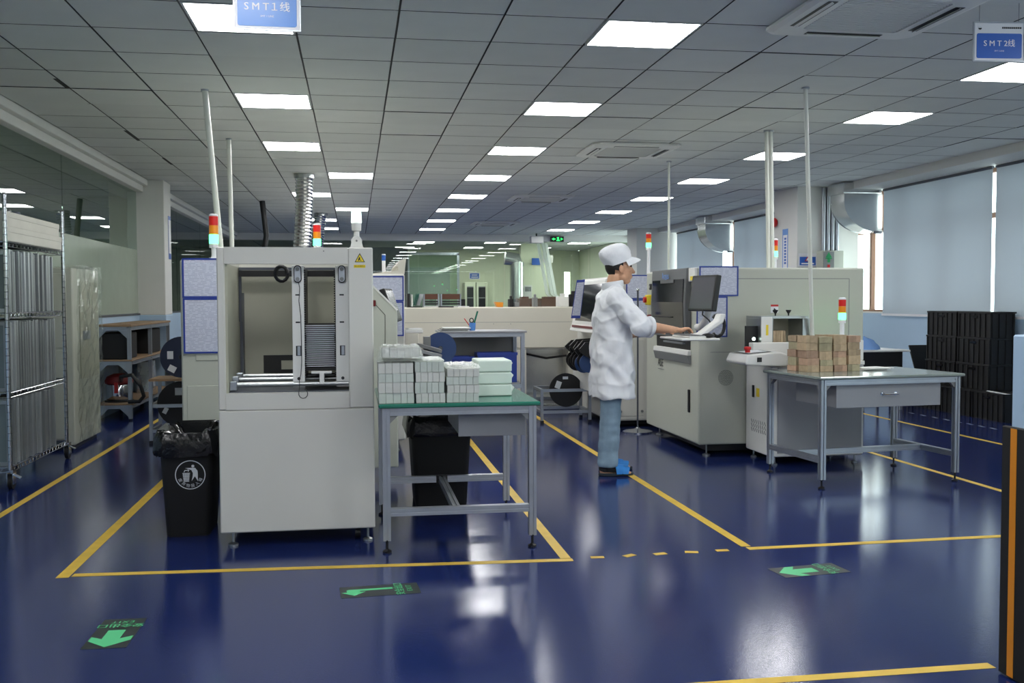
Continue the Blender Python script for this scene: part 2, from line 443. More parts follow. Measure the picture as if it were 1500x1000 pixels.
for y, lab in ((5.30, 'white cassette air conditioner cut by the top edge of the photo'), (10.5, 'white cassette air conditioner in mid ceiling beside the third middle light'),
               (15.6, 'smaller looking cassette air conditioner far back along the ceiling'), (20.8, 'farthest cassette air conditioner near the back partition')):
    make_ac(y, lab)

# --- left side: low blue wall, glass above, cornice
Y0, Y1 = -7, 32.4
struct('wall_left', MB().box(GLX-.10, GLX+.02, Y0, YB+.2, 0, 1.15), 'sky_blue_paint')
struct('trim_1', MB().box(GLX-.35, L0-2*T, Y0, YB, 2.885, CEIL).box(GLX-.35, L0-2*T-.06, Y0, YB, 2.80, 2.885), 'plaster', .006)
gl = struct('window_1', MB().box(GLX-.03, GLX+.03, Y0, 13.98, 1.15, 1.175).box(GLX-.03, GLX+.03, 14.45, YB, 1.15, 1.175), 'alu_dark')
seams = [-7, -4.6, -2.4, -.2, 2.0, 4.2, 6.4, 8.6, 10.55, 13.97]
for a, b in zip(seams[:-1], seams[1:]):
    pn = part('pane', MB().box(GLX-.006, GLX+.006, a+.006, b-.006, 1.175, 2.80), 'glass', gl)
    part('frosted_film', MB().box(GLX+.0065, GLX+.009, a+.008, b-.008, 1.176, 2.02), 'frost_film', pn)
for a, b in ((14.46, 17), (17, 19.5), (19.5, 22), (22, YB)): part('pane', MB().box(GLX-.006, GLX+.006, a+.006, b-.006, 1.175, 2.80), 'glass', gl)
struct('wall_left_column', MB().box(GLX-.12, -2.53, 13.98, 14.47, 1.15, CEIL), 'plaster', .008)
struct('wall_left_column_base', MB().box(GLX-.12, -2.525, 13.975, 14.475, 0, 1.15), 'sky_blue_paint', .008)
# the room behind the left glass
struct('wall_side_room', MB().box(-7.4, -7.2, Y0, Y1, 0, CEIL), 'plaster_grey')
struct('wall_side_room_partition', MB().box(-7.2, GLX-.4, 16.2, 16.35, 0, CEIL).box(-5.6, -5.5, 4, 16.2, 0, 2.1), 'plaster_green')

# --- far partition
struct('wall_back_beam', MB().box(GLX, RWX, YB-.1, YB+.3, 2.80, CEIL), 'plaster')
struct('wall_back_dado', MB().box(GLX, RWX, YB, YB+.1, 0, .9), 'plaster')
wb = struct('window_2', MB().box(GLX, RWX, YB+.02, YB+.08, .9, .94), 'alu')
xs = [GLX+.01, -.6, 1.55, 3.7, 5.85, RWX-.02]
for a, b in zip(xs[:-1], xs[1:]): part('pane', MB().box(a+.008, b-.008, YB+.044, YB+.056, .94, 2.80), 'glass_far', wb)
# room behind it
wa, wb_ = onY(826.5, 398, 32.2), onY(835.5, 437, 32.2)
struct('wall_back', MB().box(-7.4, wa.x, 32.2, 32.4, 0, CEIL).box(wb_.x, 7.6, 32.2, 32.4, 0, CEIL).box(wa.x, wb_.x, 32.2, 32.4, 0, wb_.z-.3).box(wa.x, wb_.x, 32.2, 32.4, wa.z, CEIL), 'plaster_green')
struct('wall_back_dark', MB().box(GLX, 1.35, YB+1.2, YB+1.3, 0, 2.70), 'dark_wall')  # dark panel put in for the unlit room behind the far glass
g2 = struct('window_3', MB().box(1.38, 1.44, 26.6, 26.66, 0, 2.6).box(2.72, 2.78, 26.6, 26.66, 0, 2.6).box(1.38, 2.78, 26.6, 26.66, 2.55, 2.62), 'alu')
part('pane', MB().box(1.44, 2.72, 26.62, 26.64, .05, 2.55), 'glass', g2)
struct('wall_back_inner', MB().box(-.5, 2.75, 29.0, 29.1, 0, 2.3), 'plaster_grey')
struct('wall_back_pier', MB().box(4.75, 5.55, 28.3, 28.7, 0, CEIL), 'plaster_green')
struct('wall_back_side', MB().box(7.35, 7.5, YB+3.9, 32.2, 0, CEIL).box(7.35, 7.5, YB+.3, YB+2.3, 0, CEIL).box(7.35, 7.5, YB+2.3, YB+3.9, 0, 1.0).box(7.35, 7.5, YB+2.3, YB+3.9, 2.6, CEIL), 'plaster_green')
k = 0
for (x, y) in ((2.9, 25.2), (4.2, 25.2), (6.2, 25.2), (1.9, 27.6), (3.9, 27.6), (6.3, 27.6), (1.5, 30.3), (3.6, 30.3), (5.7, 30.3), (-5.0, 3.0), (-5.0, 8.0), (-5.0, 12.5), (-5., 20.)):  # extra panels added to brighten the rooms behind the glass
    t = copy_tree(proto, None, (x, y, CEIL-.02)); k += 1
    side = x < -2.8
    t['label'] = 'LED ceiling panel in the room behind the %s glass, %s from the camera' % ('left' if side else 'far', ORD[(k-10) if side else k-1]); t['group'] = 'LED panels in the rooms behind glass'

# --- front wall behind the camera and closing walls
struct('wall_front', MB().box(-7.4, 7.6, -7.2, -7, 0, CEIL), 'plaster')

# --- right side: windows with blinds, pillars
SILL, HEAD = 1.13, 2.86
struct('wall_right', MB().box(RWX, RWX+.25, Y0, YB+.3, 0, SILL), 'sky_blue_paint')
struct('wall_right_head', MB().box(6.845, RWX+.25, Y0, YB+.3, HEAD, CEIL+.02), 'plaster', .004)
PIX = onY(1168, 300, 13.6).x
piers = [(-7, -3.6), (-3.6+7.8, 5.3), (13.6, 14.4), (21.9, 22.7)]
for n, (a, b) in enumerate(piers): struct('wall_right_pier', MB().box(PIX if b > 5 else RWX, (RWX-.004) if b > 10 else RWX+.25, a, b, 0 if b > 5 else SILL, CEIL+.015 if b > 5 else HEAD), 'plaster', .006)
struct('wall_right_infill', MB().box(RWX, RWX+.25, 14.2, 14.6, SILL, HEAD).box(RWX, RWX+.25, 22.3, 22.7, SILL, HEAD), 'plaster')
bays = [(-3.6, 4.2), (5.3, 14.2), (14.6, 22.3), (22.7, YB+.3)]
for n, (a, b) in enumerate(bays):
    fr = MB(); X = RWX+.10
    N = max(2, round((b-a)/.98)); st = (b-a)/N
    fr.box(X, X+.06, a, b, SILL, SILL+.05).box(X, X+.06, a, b, HEAD-.05, HEAD)
    ys_ = [a+q*st for q in range(N+1)]
    if n == 1: ys_ = [a]+[onX(1278, 400, RWX+.13).y-q for q in range(7, -1, -1)]+[b]
    if n == 2: ys_ = [a]+[18.75-q for q in range(4, -1, -1)]+[19.75, 20.75, b]
    for y in ys_: fr.box(X, X+.06, y-.03, y+.03, SILL+.05, HEAD-.05)
    fr.box(X-.005, X+.065, a, b, 2.28, 2.34)
    if n == 1: ye = onX(1289, 300, X+.03).y; fr.box(X-.004, X+.064, ye-.08, ye+.07, 2.34, HEAD-.05)
    w = struct('window_%d' % (4+n), fr, 'window_brown')
    part('window_sill', MB().box(RWX+.0, RWX+.099, a, b, SILL+.0005, SILL+.02), 'plaster', w)
    for u, v in zip(ys_[:-1], ys_[1:]):
        part('pane', MB().box(X+.025, X+.032, u+.031, v-.031, SILL+.051, 2.279), 'glass_clear', w)
        part('pane', MB().box(X+.025, X+.032, u+.031, v-.031, 2.341, HEAD-.051), 'glass_clear', w)
def blind(y0, y1, label, zb=1.10):
    t = thing('roller_blind', label, 'blind', (RWX-.035, (y0+y1)/2, zb), group='grey-blue roller blinds on the window wall')
    X = RWX-.035; n = 26; R = []
    for i in range(n+1):
        y = y0+(y1-y0)*i/n; dx = .007*math.sin(i*.9)*math.sin(i*.23+y0)
        R.append((y, dx))
    mb = MB(); k = len(R)
    vs = [(X+d*.2, y, HEAD-.03) for y, d in R]+[(X+d*.7, y, 2.0) for y, d in R]+[(X+d, y, zb+.025) for y, d in R]
    mb.add(vs, [(a*k+i, a*k+i+1, (a+1)*k+i+1, (a+1)*k+i) for a in range(2) for i in range(k-1)])
    part('cloth', mb, 'blind_cloth', t, smooth=True)
    part('bottom_bar', MB().box(X-.012, X+.012, y0, y1, zb, zb+.03), 'sign_white', t)
    part('roller', MB().cyl((X, y0, HEAD-.02), (X, y1, HEAD-.02), .018, 10), 'alu_dark', t)
yA = onX(1293, 400, RWX-.035).y; yB_ = onX(1452, 400, RWX-.035).y; yC = onX(1457.5, 400, RWX-.035).y
blind(yB_, yA, 'wide grey-blue roller blind behind the stacked black crates')
blind(yC-2.5, yC, 'grey-blue roller blind cut by the right edge of the photo')
blind(5.5, yC-2.56, 'grey-blue roller blind outside the right edge of the photo')
blind(14.45, 16.25, 'grey-blue roller blind hidden behind the near white pillar')
blind(16.3, 18.35, 'grey-blue roller blind between the near white pillar and the far duct')
blind(18.95, 21.8, 'grey-blue roller blind left of the far sheet metal duct')

# sheet-metal ducts turning into the windows
def duct(y0, y1, label):
    t = thing('ventilation_duct', label, 'duct', (6.95, (y0+y1)/2, 2.2), group='sheet metal ducts at the windows')
    x0, x1 = 6.72, RWX-.01
    zt, zm, zb = CEIL-.01, 2.70, 2.27
    part('collar', MB().box(x0-.03, x1-.02, y0-.03, y1+.03, 2.80, zt), 'galv', t, .01)
    # elbow: outer arc from (x0, zm) round to (x1, zb)
    R = x1-x0-.02; poly = [(x0, 2.80), (x0, zm)]
    for k in range(1, 11):
        A = math.pi/2*k/10; poly.append((x0+R*(1-math.cos(A)), zm-(zm-zb)*math.sin(A)))
    poly += [(x1, zb), (x1, 2.80)]
    part('elbow', MB().prism(poly, 'y', y0, y1), 'galv', t, smooth=True)
    for q in (y0-.006, y1-.004):
        fl = MB().prism([(p[0]-.004, p[1]-.006) for p in poly[1:13]]+[(p[0]+.012, p[1]+.014) for p in reversed(poly[1:13])], 'y', q, q+.010)
        part('seam_flange', fl, 'galv', t)
    part('clip', MB().box(x1-.12, x1-.01, y0-.015, y0+.01, zb-.025, zb+.01), 'alu_dark', t)
duct(12.93, 13.33, 'shiny sheet metal elbow duct at the near window gap')
duct(18.45, 18.9, 'farther sheet metal elbow duct above the printing machine')

# pillar fittings
pf = 13.6
a = onY(1205, 300, pf).x; b = onY(1225, 300, pf).x
t = thing('conduit_bank', 'row of grey vertical conduit pipes on the white pillar', 'conduit', ((a+b)/2, pf-.03, 2.05))
for q in range(4): part('pipe', MB().cyl((a+(b-a)*q/3, pf-.032, 2.04), (a+(b-a)*q/3, pf-.032, CEIL-.02), .028, 10), 'alu', t, smooth=True)
a = onY(1205, 367, pf-.2); b = onY(1223, 392, pf-.2)
t = thing('switch_box', 'pale metal switch box with green arrow sticker on the white pillar', 'box', ((a.x+b.x)/2, pf-.1, b.z-.1))
part('case', MB().box(a.x, a.x+.33, pf-.2, pf-.002, b.z-.16, a.z), 'machine_green', t, .008)
part('door', MB().box(a.x+.012, a.x+.175, pf-.208, pf-.199, b.z-.14, a.z-.012), 'plastic_grey', t, .003)
cx, cz = a.x+.09, a.z-.10
part('arrow_sticker', MB().prism([(cx-.05, cz), (cx, cz+.08), (cx+.05, cz)], 'y', pf-.21, pf-.212).box(cx-.02, cx+.02, pf-.212, pf-.21, cz-.07, cz).box(cx-.05, cx+.05, pf-.212, pf-.21, cz-.02, cz-.005), 'lamp_green_off', t)
part('red_sticker', MB().box(cx-.02, cx+.02, pf-.212, pf-.21, cz-.14, cz-.10), 'red', t)
a = onY(1170, 371, pf-.01); b = onY(1196, 390, pf-.01)
t = thing('safety_sign', 'blue safety notice with red triangle on the white pillar', 'sign', ((a.x+b.x)/2, pf-.005, b.z))
part('board', MB().box(a.x, b.x, pf-.012, pf-.001, b.z, a.z), 'sign_white', t)
part('blue_field', MB().box(a.x+.015, b.x-.015, pf-.014, pf-.0121, b.z+.015, a.z-.05), 'sign_blue', t)
cx = (a.x+b.x)/2; cz = (a.z+b.z)/2
part('triangle', MB().prism([(cx-.05, cz-.02), (cx, cz+.05), (cx+.05, cz-.02)], 'y', pf-.0142, pf-.0155), 'red', t)
part('triangle_field', MB().prism([(cx-.028, cz-.009), (cx, cz+.03), (cx+.028, cz-.009)], 'y', pf-.0157, pf-.016), 'sign_white', t)
part('text_bar', MB().box(a.x+.04, b.x-.04, pf-.0155, pf-.0142, b.z+.03, b.z+.05), 'sign_white', t)
PXL = PIX
p = onX(1137.5, 326, PXL)
t = thing('fire_bell', 'round red fire bell on the side of the white pillar', 'bell', (PXL, p.y, p.z-.07))
part('gong', MB().lathe([(.005, .085), (.06, .075), (.075, .05), (.078, .03), (.03, .0)], (PXL-.085, p.y, p.z), 24, 'x').xf(Matrix.Translation((0, 0, 0))), 'red', t, smooth=True)
part('mount', MB().cyl((PXL-.03, p.y, p.z), (PXL-.001, p.y, p.z), .05, 16), 'red_dark', t)
a = onX(1147, 336, PXL); b = onX(1154.5, 392, PXL)
t = thing('wall_poster', 'tall narrow blue and white poster on the pillar side', 'poster', (PXL, (a.y+b.y)/2, b.z))
part('sheet', MB().box(PXL-.006, PXL-.001, b.y, a.y, b.z-.3, a.z), 'sign_white', t)
part('blue_header', MB().box(PXL-.008, PXL-.0061, b.y, a.y, a.z-.09, a.z), 'sign_blue_pale', t)
part('blue_edge', MB().box(PXL-.008, PXL-.0061, b.y, b.y+.02, b.z-.3, a.z-.091).box(PXL-.008, PXL-.0061, a.y-.02, a.y, b.z-.3, a.z-.091), 'sign_blue_pale', t)
t_ = MB()
for q in range(9): t_.box(PXL-.008, PXL-.0061, (a.y+b.y)/2-.035, (a.y+b.y)/2+.03, a.z-.13-q*.045-.03, a.z-.13-q*.045)
part('characters', t_, 'sign_blue', t)
# blue strip on left column side
p = onX(249, 337, -2.53)
t = thing('column_label', 'narrow white and blue strip notice on the left column', 'sign', (-2.53, p.y, 2.0))
a = onX(245.5, 316, -2.53); b = onX(250, 380, -2.53)
part('sheet', MB().box(-2.529, -2.524, min(a.y, b.y), max(a.y, b.y), b.z, a.z), 'sign_white', t)
part('blue_border', MB().box(-2.5239, -2.522, min(a.y, b.y), min(a.y, b.y)+.02, b.z, a.z).box(-2.5239, -2.522, min(a.y, b.y)+.021, max(a.y, b.y), a.z-.05, a.z).box(-2.5239, -2.522, min(a.y, b.y)+.021, max(a.y, b.y), b.z, b.z+.08), 'sign_blue', t)

# low partition at the right edge with corner guard
gp = struct('wall_low_partition', MB().box(2.265, 4.2, 2.98, 3.14, 0, 1.205), 'sky_blue_paint', .006)
t = thing('corner_guard', 'black rubber corner guard with yellow stripe at right edge', 'corner guard', (2.26, 3.06, 0))
part('rubber', MB().box(2.248, 2.264, 2.965, 3.165, .005, .885).box(2.265, 2.36, 2.962, 2.978, .005, .885), 'black_matt', t, .004)
part('yellow_stripe', MB().box(2.2465, 2.2479, onX(1487, 800, 2.248).y, onX(1478, 800, 2.248).y, .01, .88), 'orange', t)

# ================================================================ floor markings
def strip(name, a, b, w, label, m='yellow_tape', cat='floor tape', group='yellow floor lines', z=.0012):
    a, b = Vector(a), Vector(b); d = (b-a).normalized(); n = Vector((-d.y, d.x, 0))*w/2
    return solo(name, MB().add([(a-n).xyz+Vector((0,0,.0003)), (b-n)+Vector((0,0,.0003)), (b+n)+Vector((0,0,.0003)), (a+n)+Vector((0,0,.0003)), (a-n)+Vector((0,0,z)), (b-n)+Vector((0,0,z)), (b+n)+Vector((0,0,z)), (a+n)+Vector((0,0,z))],
        [(0,3,2,1),(4,5,6,7),(0,1,5,4),(1,2,6,5),(2,3,7,6),(3,0,4,7)]), m, label, cat, group)
V3 = lambda x, y: (x, y, 0)
strip('floor_line', V3(-2.20, 2), V3(-2.20, 24), .05, 'yellow line running back beside the wire rack')
strip('floor_line', V3(-1.41, 5.01), V3(-1.41, 14), .06, 'yellow line on the left side of the loader bay')
strip('floor_line', V3(-1.37, 5.05), V3(1.09, 4.92), .05, 'yellow line across the floor in front of the loader', z=.0016)
strip('floor_line', V3(1.06, 4.955), V3(1.06, 11), .055, 'yellow line running back past the green table')
strip('floor_line', V3(2.07, 5.03), V3(2.03, 12), .055, 'yellow line under the worker running up the aisle')
strip('floor_line', V3(2.06, 4.985), V3(6.8, 5.06), .05, 'yellow line across the floor right of the green arrow', z=.0016)
strip('floor_line', V3(0, 3.225), V3(2.27, 3.23), .05, 'yellow line at the bottom right corner of the photo')
strip('floor_line', V3(5.83, 5.09), V3(5.83, 22), .05, 'yellow line farther right toward the window wall')
strip('floor_line', V3(4.41, 5.09), V3(4.41, 22), .05, 'yellow line right of the steel-topped table')
for q, px in enumerate((875, 922, 967, 1013, 1058)):
    c = onZ(px, 816-(px-875)*.055); ang = (-.1, .5, .2, -.25, 0)[q]
    d = Vector((math.cos(ang), math.sin(ang), 0))*.035
    strip('tape_dash', c-d, c+d, .04, 'short worn yellow tape scrap, %s from the left' % ORD[q], group='worn yellow tape scraps')
for q in range(8):
    a = onZ(1332+q*17, 604+q*3.2); strip('tape_dash', a, a+Vector((-.02, -.12, 0)), .03, 'short pale dash on the floor before the crates, %s from the left' % ORD[q], 'white_tape', group='pale dashes before the crates')

def decal(c, rot, label, kind):
    t = thing('floor_exit_arrow', label, 'floor sign', c, rot, 'green exit arrows on the floor')
    W, H = .17, .36
    part('backing', MB().box(-W/2, W/2, -H/2, H/2, .0004, .0012), 'decal_dark', t, local=True)
    z0, z1 = .0013, .0016
    if kind == 's':
        arrow = [(-.034, -.035+.07), (-.034, -.07), (-.08, -.04), (-.08, -.09), (0, -.165), (.08, -.09), (.08, -.04), (.034, -.07), (.034, .035)]
        part('arrow', MB().prism(arrow, 'z', z0, z1), 'decal_green', t, local=True)
    else:
        arrow = [(-.035, .06), (-.035, -.14), (-.028, -.15), (.005, -.15), (.005, -.175), (.06, -.12), (.005, -.065), (.005, -.09), (-.010, -.09), (-.010, .06)]
        part('arrow', MB().prism(arrow, 'z', z0, z1), 'decal_green', t, local=True)
    part('lettering', text_mb('安全出口', .047, (0, .09, z0), (-1, 0, 0), (0, -1, 0), bold=.02), 'decal_green', t, local=True)
    part('lettering', text_mb('EXIT', .036, (0, .135, z0), (-1, 0, 0), (0, -1, 0), spacing=1.3, bold=.025), 'decal_green', t, local=True)
decal((-.965, 4.13, 0), -.02, 'green arrow exit sign on the floor at the lower left', 's')
decal((.10, 4.545, 0), -math.pi/2+.07, 'green hooked arrow exit sign on the floor in the middle', 'h')
decal((2.19, 4.53, 0), -math.pi/2+.12, 'green arrow exit sign on the floor at the right', 's')
# black strips laid under the tiles paint the dark of open joints at the left
for (pa_, pb_) in (((82, 115), (101, 131)), ((112, 138), (132, 152)), ((184, 191), (203, 206)), ((240, 231), (251, 241))):
    a, b = onZ(*pa_, CEIL), onZ(*pb_, CEIL); x = (a.x+b.x)/2
    part('open_joint', MB().box(x-.016, x+.016, a.y, b.y, CEIL-.0012, CEIL-.0004), 'black_matt', ceiling)
# ================================================================ shared builders
def prof(c, h, nw=.004, nd=.007):
    """outline of a square slotted aluminium profile, half size h"""
    pts = []
    for k in range(4):
        a = k*math.pi/2; ca, sa = round(math.cos(a)), round(math.sin(a))
        for (x, y) in ((h, -h), (h, -nw), (h-nd, -nw), (h-nd, nw), (h, nw)):
            pts.append((x*ca-y*sa, x*sa+y*ca))
    return pts
def bar(mb, p0, p1, h=.02):
    p0, p1 = Vector(p0), Vector(p1); t = (p1-p0).normalized()
    up = Vector((0, 0, 1)) if abs(t.z) < .9 else Vector((0, 1, 0))
    a = t.cross(up).normalized(); b = a.cross(t)
    P = prof(None, h); n = len(P)
    vs = [p0+a*x+b*y for x, y in P]+[p1+a*x+b*y for x, y in P]
    return mb.add(vs, [list(range(n)), list(range(2*n-1, n-1, -1))]+[(i, i+n, (i+1) % n+n, (i+1) % n) for i in range(n)])
def foot(mb, x, y, h=.06, r=.024):
    return mb.lathe([(r, 0), (r, .01), (.010, .018), (.007, .02), (.007, h), (.014, h), (.014, h+.008)], (x, y, 0), 12)
def tower(x, y, z, label, seg=.05, r=.024, on='green', base=.12, post='sign_white'):
    t = thing('signal_light', label, 'signal light', (x, y, z), group='machine signal towers')
    part('base', MB().lathe([(.05, 0), (.05, .012), (.03, .02), (.018, .04), (.018, base), (r, base), (r, base+.03)], (x, y, z), 16), post, t, smooth=True)
    q = z+base+.031
    for nm, m in (('green_lamp', 'lamp_green_on' if on == 'green' else 'lamp_green_off'), ('amber_lamp', 'lamp_amber'), ('red_lamp', 'lamp_red')):
        part(nm, MB().lathe([(r, 0), (r, seg-.001)], (x, y, q), 16), m, t, smooth=True); q += seg
    part('cap', MB().lathe([(r, 0), (r, .012), (r*.6, .018)], (x, y, q), 16), post, t, smooth=True)
    return t
def poster(px0, py0, px1, py1, Y=None, X=None, label='', m='print', facing='front', nudge=.004, bw=.012):
    """framed sheet lying on a face (Y plane or X plane)"""
    if Y is not None:
        a, b = onY(px0, py0, Y), onY(px1, py1, Y)
        t = thing('notice_sheet', label, 'notice', ((a.x+b.x)/2, Y-nudge, b.z), group='blue-framed process sheets')
        x0, x1, z0, z1 = a.x, b.x, b.z, a.z
        part('sheet', MB().box(x0+bw, x1-bw, Y-nudge-.003, Y-nudge, z0+bw, z1-bw), m, t)
        part('border', MB().box(x0, x1, Y-nudge-.005, Y-nudge, z0, z0+bw).box(x0, x1, Y-nudge-.005, Y-nudge, z1-bw, z1).box(x0, x0+bw, Y-nudge-.005, Y-nudge, z0+bw, z1-bw).box(x1-bw, x1, Y-nudge-.005, Y-nudge, z0+bw, z1-bw), 'blue_frame', t)
    else:
        a, b = onX(px0, py0, X), onX(px1, py1, X); y0, y1 = sorted((a.y, b.y)); z0, z1 = b.z, a.z
        t = thing('notice_sheet', label, 'notice', (X-nudge, (y0+y1)/2, z0), group='blue-framed process sheets')
        part('sheet', MB().box(X-nudge-.003, X-nudge, y0+bw, y1-bw, z0+bw, z1-bw), m, t)
        part('border', MB().box(X-nudge-.005, X-nudge, y0, y1, z0, z0+bw).box(X-nudge-.005, X-nudge, y0, y1, z1-bw, z1).box(X-nudge-.005, X-nudge, y0, y0+bw, z0+bw, z1-bw).box(X-nudge-.005, X-nudge, y1-bw, y1, z0+bw, z1-bw), 'blue_frame', t)
    return t
def reel(c, r, label, axis='y', m='reel_navy', w=.03, group='component reels', stickers=()):
    t = thing('component_reel', label, 'reel', Vector(c)-Vector((0, 0, r)), group=group)
    for s in (-1, 1):
        f = MB(); n = 40; c_ = Vector(c); R = []
        for (rad, h) in ((.022, -.002), (r, -.002), (r, .002), (.022, .002)):
            ring = []
            for k in range(n):
                A = 2*math.pi*k/n; p, q = rad*math.cos(A), rad*math.sin(A); hh = h+s*w/2
                ring.append(c_+Vector((p, hh, q) if axis == 'y' else (hh, p, q)))
            R.append(ring)
        R.append(R[0]); f.rings(R, False)
        part('flange', f, m, t)
    part('hub', MB().lathe([(.06, -w/2+.002), (.06, w/2-.002)], c, 24, axis), 'black', t, smooth=True)
    part('tape_coil', MB().lathe([(.06, -w/2+.004), (r*.86, -w/2+.004), (r*.86, w/2-.004), (.06, w/2-.004)], c, 32, axis), 'black_matt', t, smooth=True)
    for (dx, dz, sw, sh, rot) in stickers:
        M_ = Matrix.Translation(Vector(c)+Vector((dx, -w/2-.0035, dz) if axis == 'y' else (-w/2-.0035, dx, dz))) @ Matrix.Rotation(rot, 4, 'Y' if axis == 'y' else 'X')
        part('sticker', MB().box(-sw/2, sw/2, -.0006, .0006, -sh/2, sh/2).xf(M_) if axis == 'y' else MB().box(-.0006, .0006, -sw/2, sw/2, -sh/2, sh/2).xf(M_), 'label_white', t)
    return t

# ================================================================ board loader (white machine in front)
LY, LX0, LX1, LZ0, LZ1, LYB = 5.47, -.728, .098, .08, 1.62, 6.35
OX0, OX1, OZ0, OZ1 = -.688, -.036, .835, 1.53
ld = thing('board_loader', 'tall white board loader machine with open front showing a board magazine', 'machine', ((LX0+LX1)/2, (LY+LYB)/2, 0))
part('side_panel', MB().box(LX0, OX0, LY, LYB, .746, LZ1), 'machine', ld, .006)
part('side_panel', MB().box(OX1, LX1, LY, LYB, .746, LZ1), 'machine', ld, .006)
part('top_panel', MB().box(OX0, OX1, LY, LY+.05, OZ1, LZ1), 'machine', ld)
part('rear_panel', MB().box(OX0, OX1, 6.17, LYB, OZ0, LZ1), 'machine', ld)
part('sill', MB().box(OX0, OX1, LY, LYB, .746, OZ0), 'machine', ld)
part('lower_door', MB().box(LX0, LX1, LY, LYB, LZ0, .743), 'machine', ld, .006)
part('back_panel', MB().box(OX0+.001, OX1-.001, 6.14, 6.16, OZ0, OZ1), 'machine_inner', ld)
part('inner_side', MB().box(OX0, OX0+.012, LY+.02, 6.14, OZ0, OZ1), 'machine_inner', ld)
part('corner_strip', MB().box(OX0+.013, OX0+.03, 6.05, 6.14, OZ0+.05, OZ1-.15).box(OX0+.013, OX0+.028, 6.02, 6.04, OZ1-.32, OZ1), 'alu_dark', ld)
part('board_exit', MB().box(*[onY(386, 520, 6.13).x, onY(430, 520, 6.13).x], 6.128, 6.138, onY(400, 546, 6.13).z, onY(400, 520, 6.13).z), 'black', ld)
part('exit_flap', MB().box(onY(412, 520, 6.12).x, onY(430, 520, 6.12).x, 6.118, 6.127, onY(400, 541, 6.12).z, onY(400, 528, 6.12).z), 'machine_inner', ld)
part('top_beam', MB().box(OX0+.02, OX1-.02, 5.98, 6.03, 1.475, 1.51), 'black', ld)
part('upper_rail', MB().box(OX0+.02, OX1-.02, 5.98, 6.01, 1.512, 1.528), 'alu_dark', ld)
for (y, z, r) in ((5.66, .895, .012), (5.86, .90, .012), (5.55, .875, .014)):
    part('guide_rod', MB().cyl((OX0+.013, y, z), (OX1-.002, y, z), r, 10), 'steel', ld, smooth=True)
for (y, z) in ((5.66, .895), (5.86, .90), (5.55, .875)):
    part('rod_clamp', MB().box(OX0+.013, OX0+.05, y-.025, y+.025, z-.03, z+.02), 'alu', ld, .004)
part('tray_floor', MB().box(OX0+.001, OX1-.001, 5.5, 6.13, OZ0+.001, OZ0+.006), 'alu_dark', ld)
# magazine uprights
for k, (xa, xb, side) in enumerate(((onY(428.5, 480, 5.56).x, onY(446, 480, 5.56).x, 1), (onY(492, 480, 5.56).x, onY(511, 480, 5.56).x, -1))):
    up = part('magazine_upright', MB().box(xa, xb, 5.545, 5.575, .858, 1.525), 'plastic_white', ld, .002)
    part('upright_web', MB().box(xa if side < 0 else xb-.012, xa+.012 if side < 0 else xb, 5.576, 5.95, .90, 1.52), 'alu_dark', ld)
    teeth = MB(); xe = xb if side > 0 else xa
    for q in range(46): teeth.box(xe, xe+side*.009, 5.55, 5.57, .92+q*.0128, .926+q*.0128)
    part('teeth', teeth, 'black', up)['kind'] = 'stuff'
    cx = (xa+xb)/2
    belt = []
    for q in range(24):
        A = 2*math.pi*q/24; belt.append((cx+.021*math.cos(A), (1.505 if math.sin(A) > 0 else 1.45)+.021*math.sin(A)))
    part('drive_belt', MB().prism(belt, 'y', 5.534, 5.5449), 'black', up)
    bi = [(cx+(x-cx)*.78, 1.4775+(z-1.4775)*.88) for x, z in belt]
    part('belt_plate', MB().prism(bi, 'y', 5.529, 5.5339), 'alu', up)
    for z in (1.45, 1.505): part('pulley', MB().cyl((cx, 5.524, z), (cx, 5.5289, z), .011, 14), 'plastic_grey', up)
    part('slot', MB().box(cx-.014, cx+.014, 5.543, 5.5449, 1.03, 1.085), 'black', up)
    part('slot_pull', MB().box(cx-.006, cx+.010, 5.5415, 5.5429, 1.033, 1.082), 'alu', up)
    part('bolt', MB().cyl((cx, 5.54, .905), (cx, 5.5449, .905), .009, 12), 'black', up)
    for z in (1.36, 1.21): part('mark', MB().box(cx-.014, cx+.010, 5.5439, 5.5448, z, z+.008), 'ink', up)
xa, xb = onY(447.5, 480, 5.6).x, onY(491, 480, 5.6).x
for q in range(21):
    z = .968+q*.0112
    bo = part('magazine_board', MB().box(xa, xb, 5.59, 5.93, z, z+.0036), 'black', ld)  # boards blackened so the gaps between them read as shade
    part('board_edge', MB().box(xa, xb, 5.584, 5.5899, z-.0003, z+.0040), 'label_white', bo)
part('magazine_side', MB().box(xa-.006, xa-.001, 5.59, 5.93, .95, 1.50).box(xb+.001, xb+.006, 5.59, 5.93, .95, 1.50), 'black', ld)
part('magazine_rear', MB().box(xa, xb, 5.935, 5.94, .95, 1.20), 'black', ld)  # black sheet added to deepen the dark between the boards
part('magazine_base', MB().box(xa-.01, xb+.01, 5.58, 5.94, .945, .962), 'black', ld)
part('lift_bracket', MB().box((xa+xb)/2-.006, (xa+xb)/2+.020, 5.535, 5.6, .872, .9445).box(xa+.03, xb-.02, 5.54, 5.58, .93, .9445), 'plastic_white', ld, .003)
cab = [Vector((-.305, 5.535, 1.44)), Vector((-.298, 5.53, 1.40)), Vector((-.303, 5.53, 1.33)), Vector((-.294, 5.53, 1.25)), Vector((-.292, 5.53, 1.10)), Vector((-.292, 5.53, 1.0)), Vector((-.297, 5.53, .93)), Vector((-.305, 5.53, .90)), Vector((-.305, 5.52, .86))]
for q in range(9):
    A = math.pi*.9+q*2*math.pi/9*.85; cab.append(Vector((-.282+.024*math.cos(A), 5.455, .83+.026*math.sin(A)-.0)))
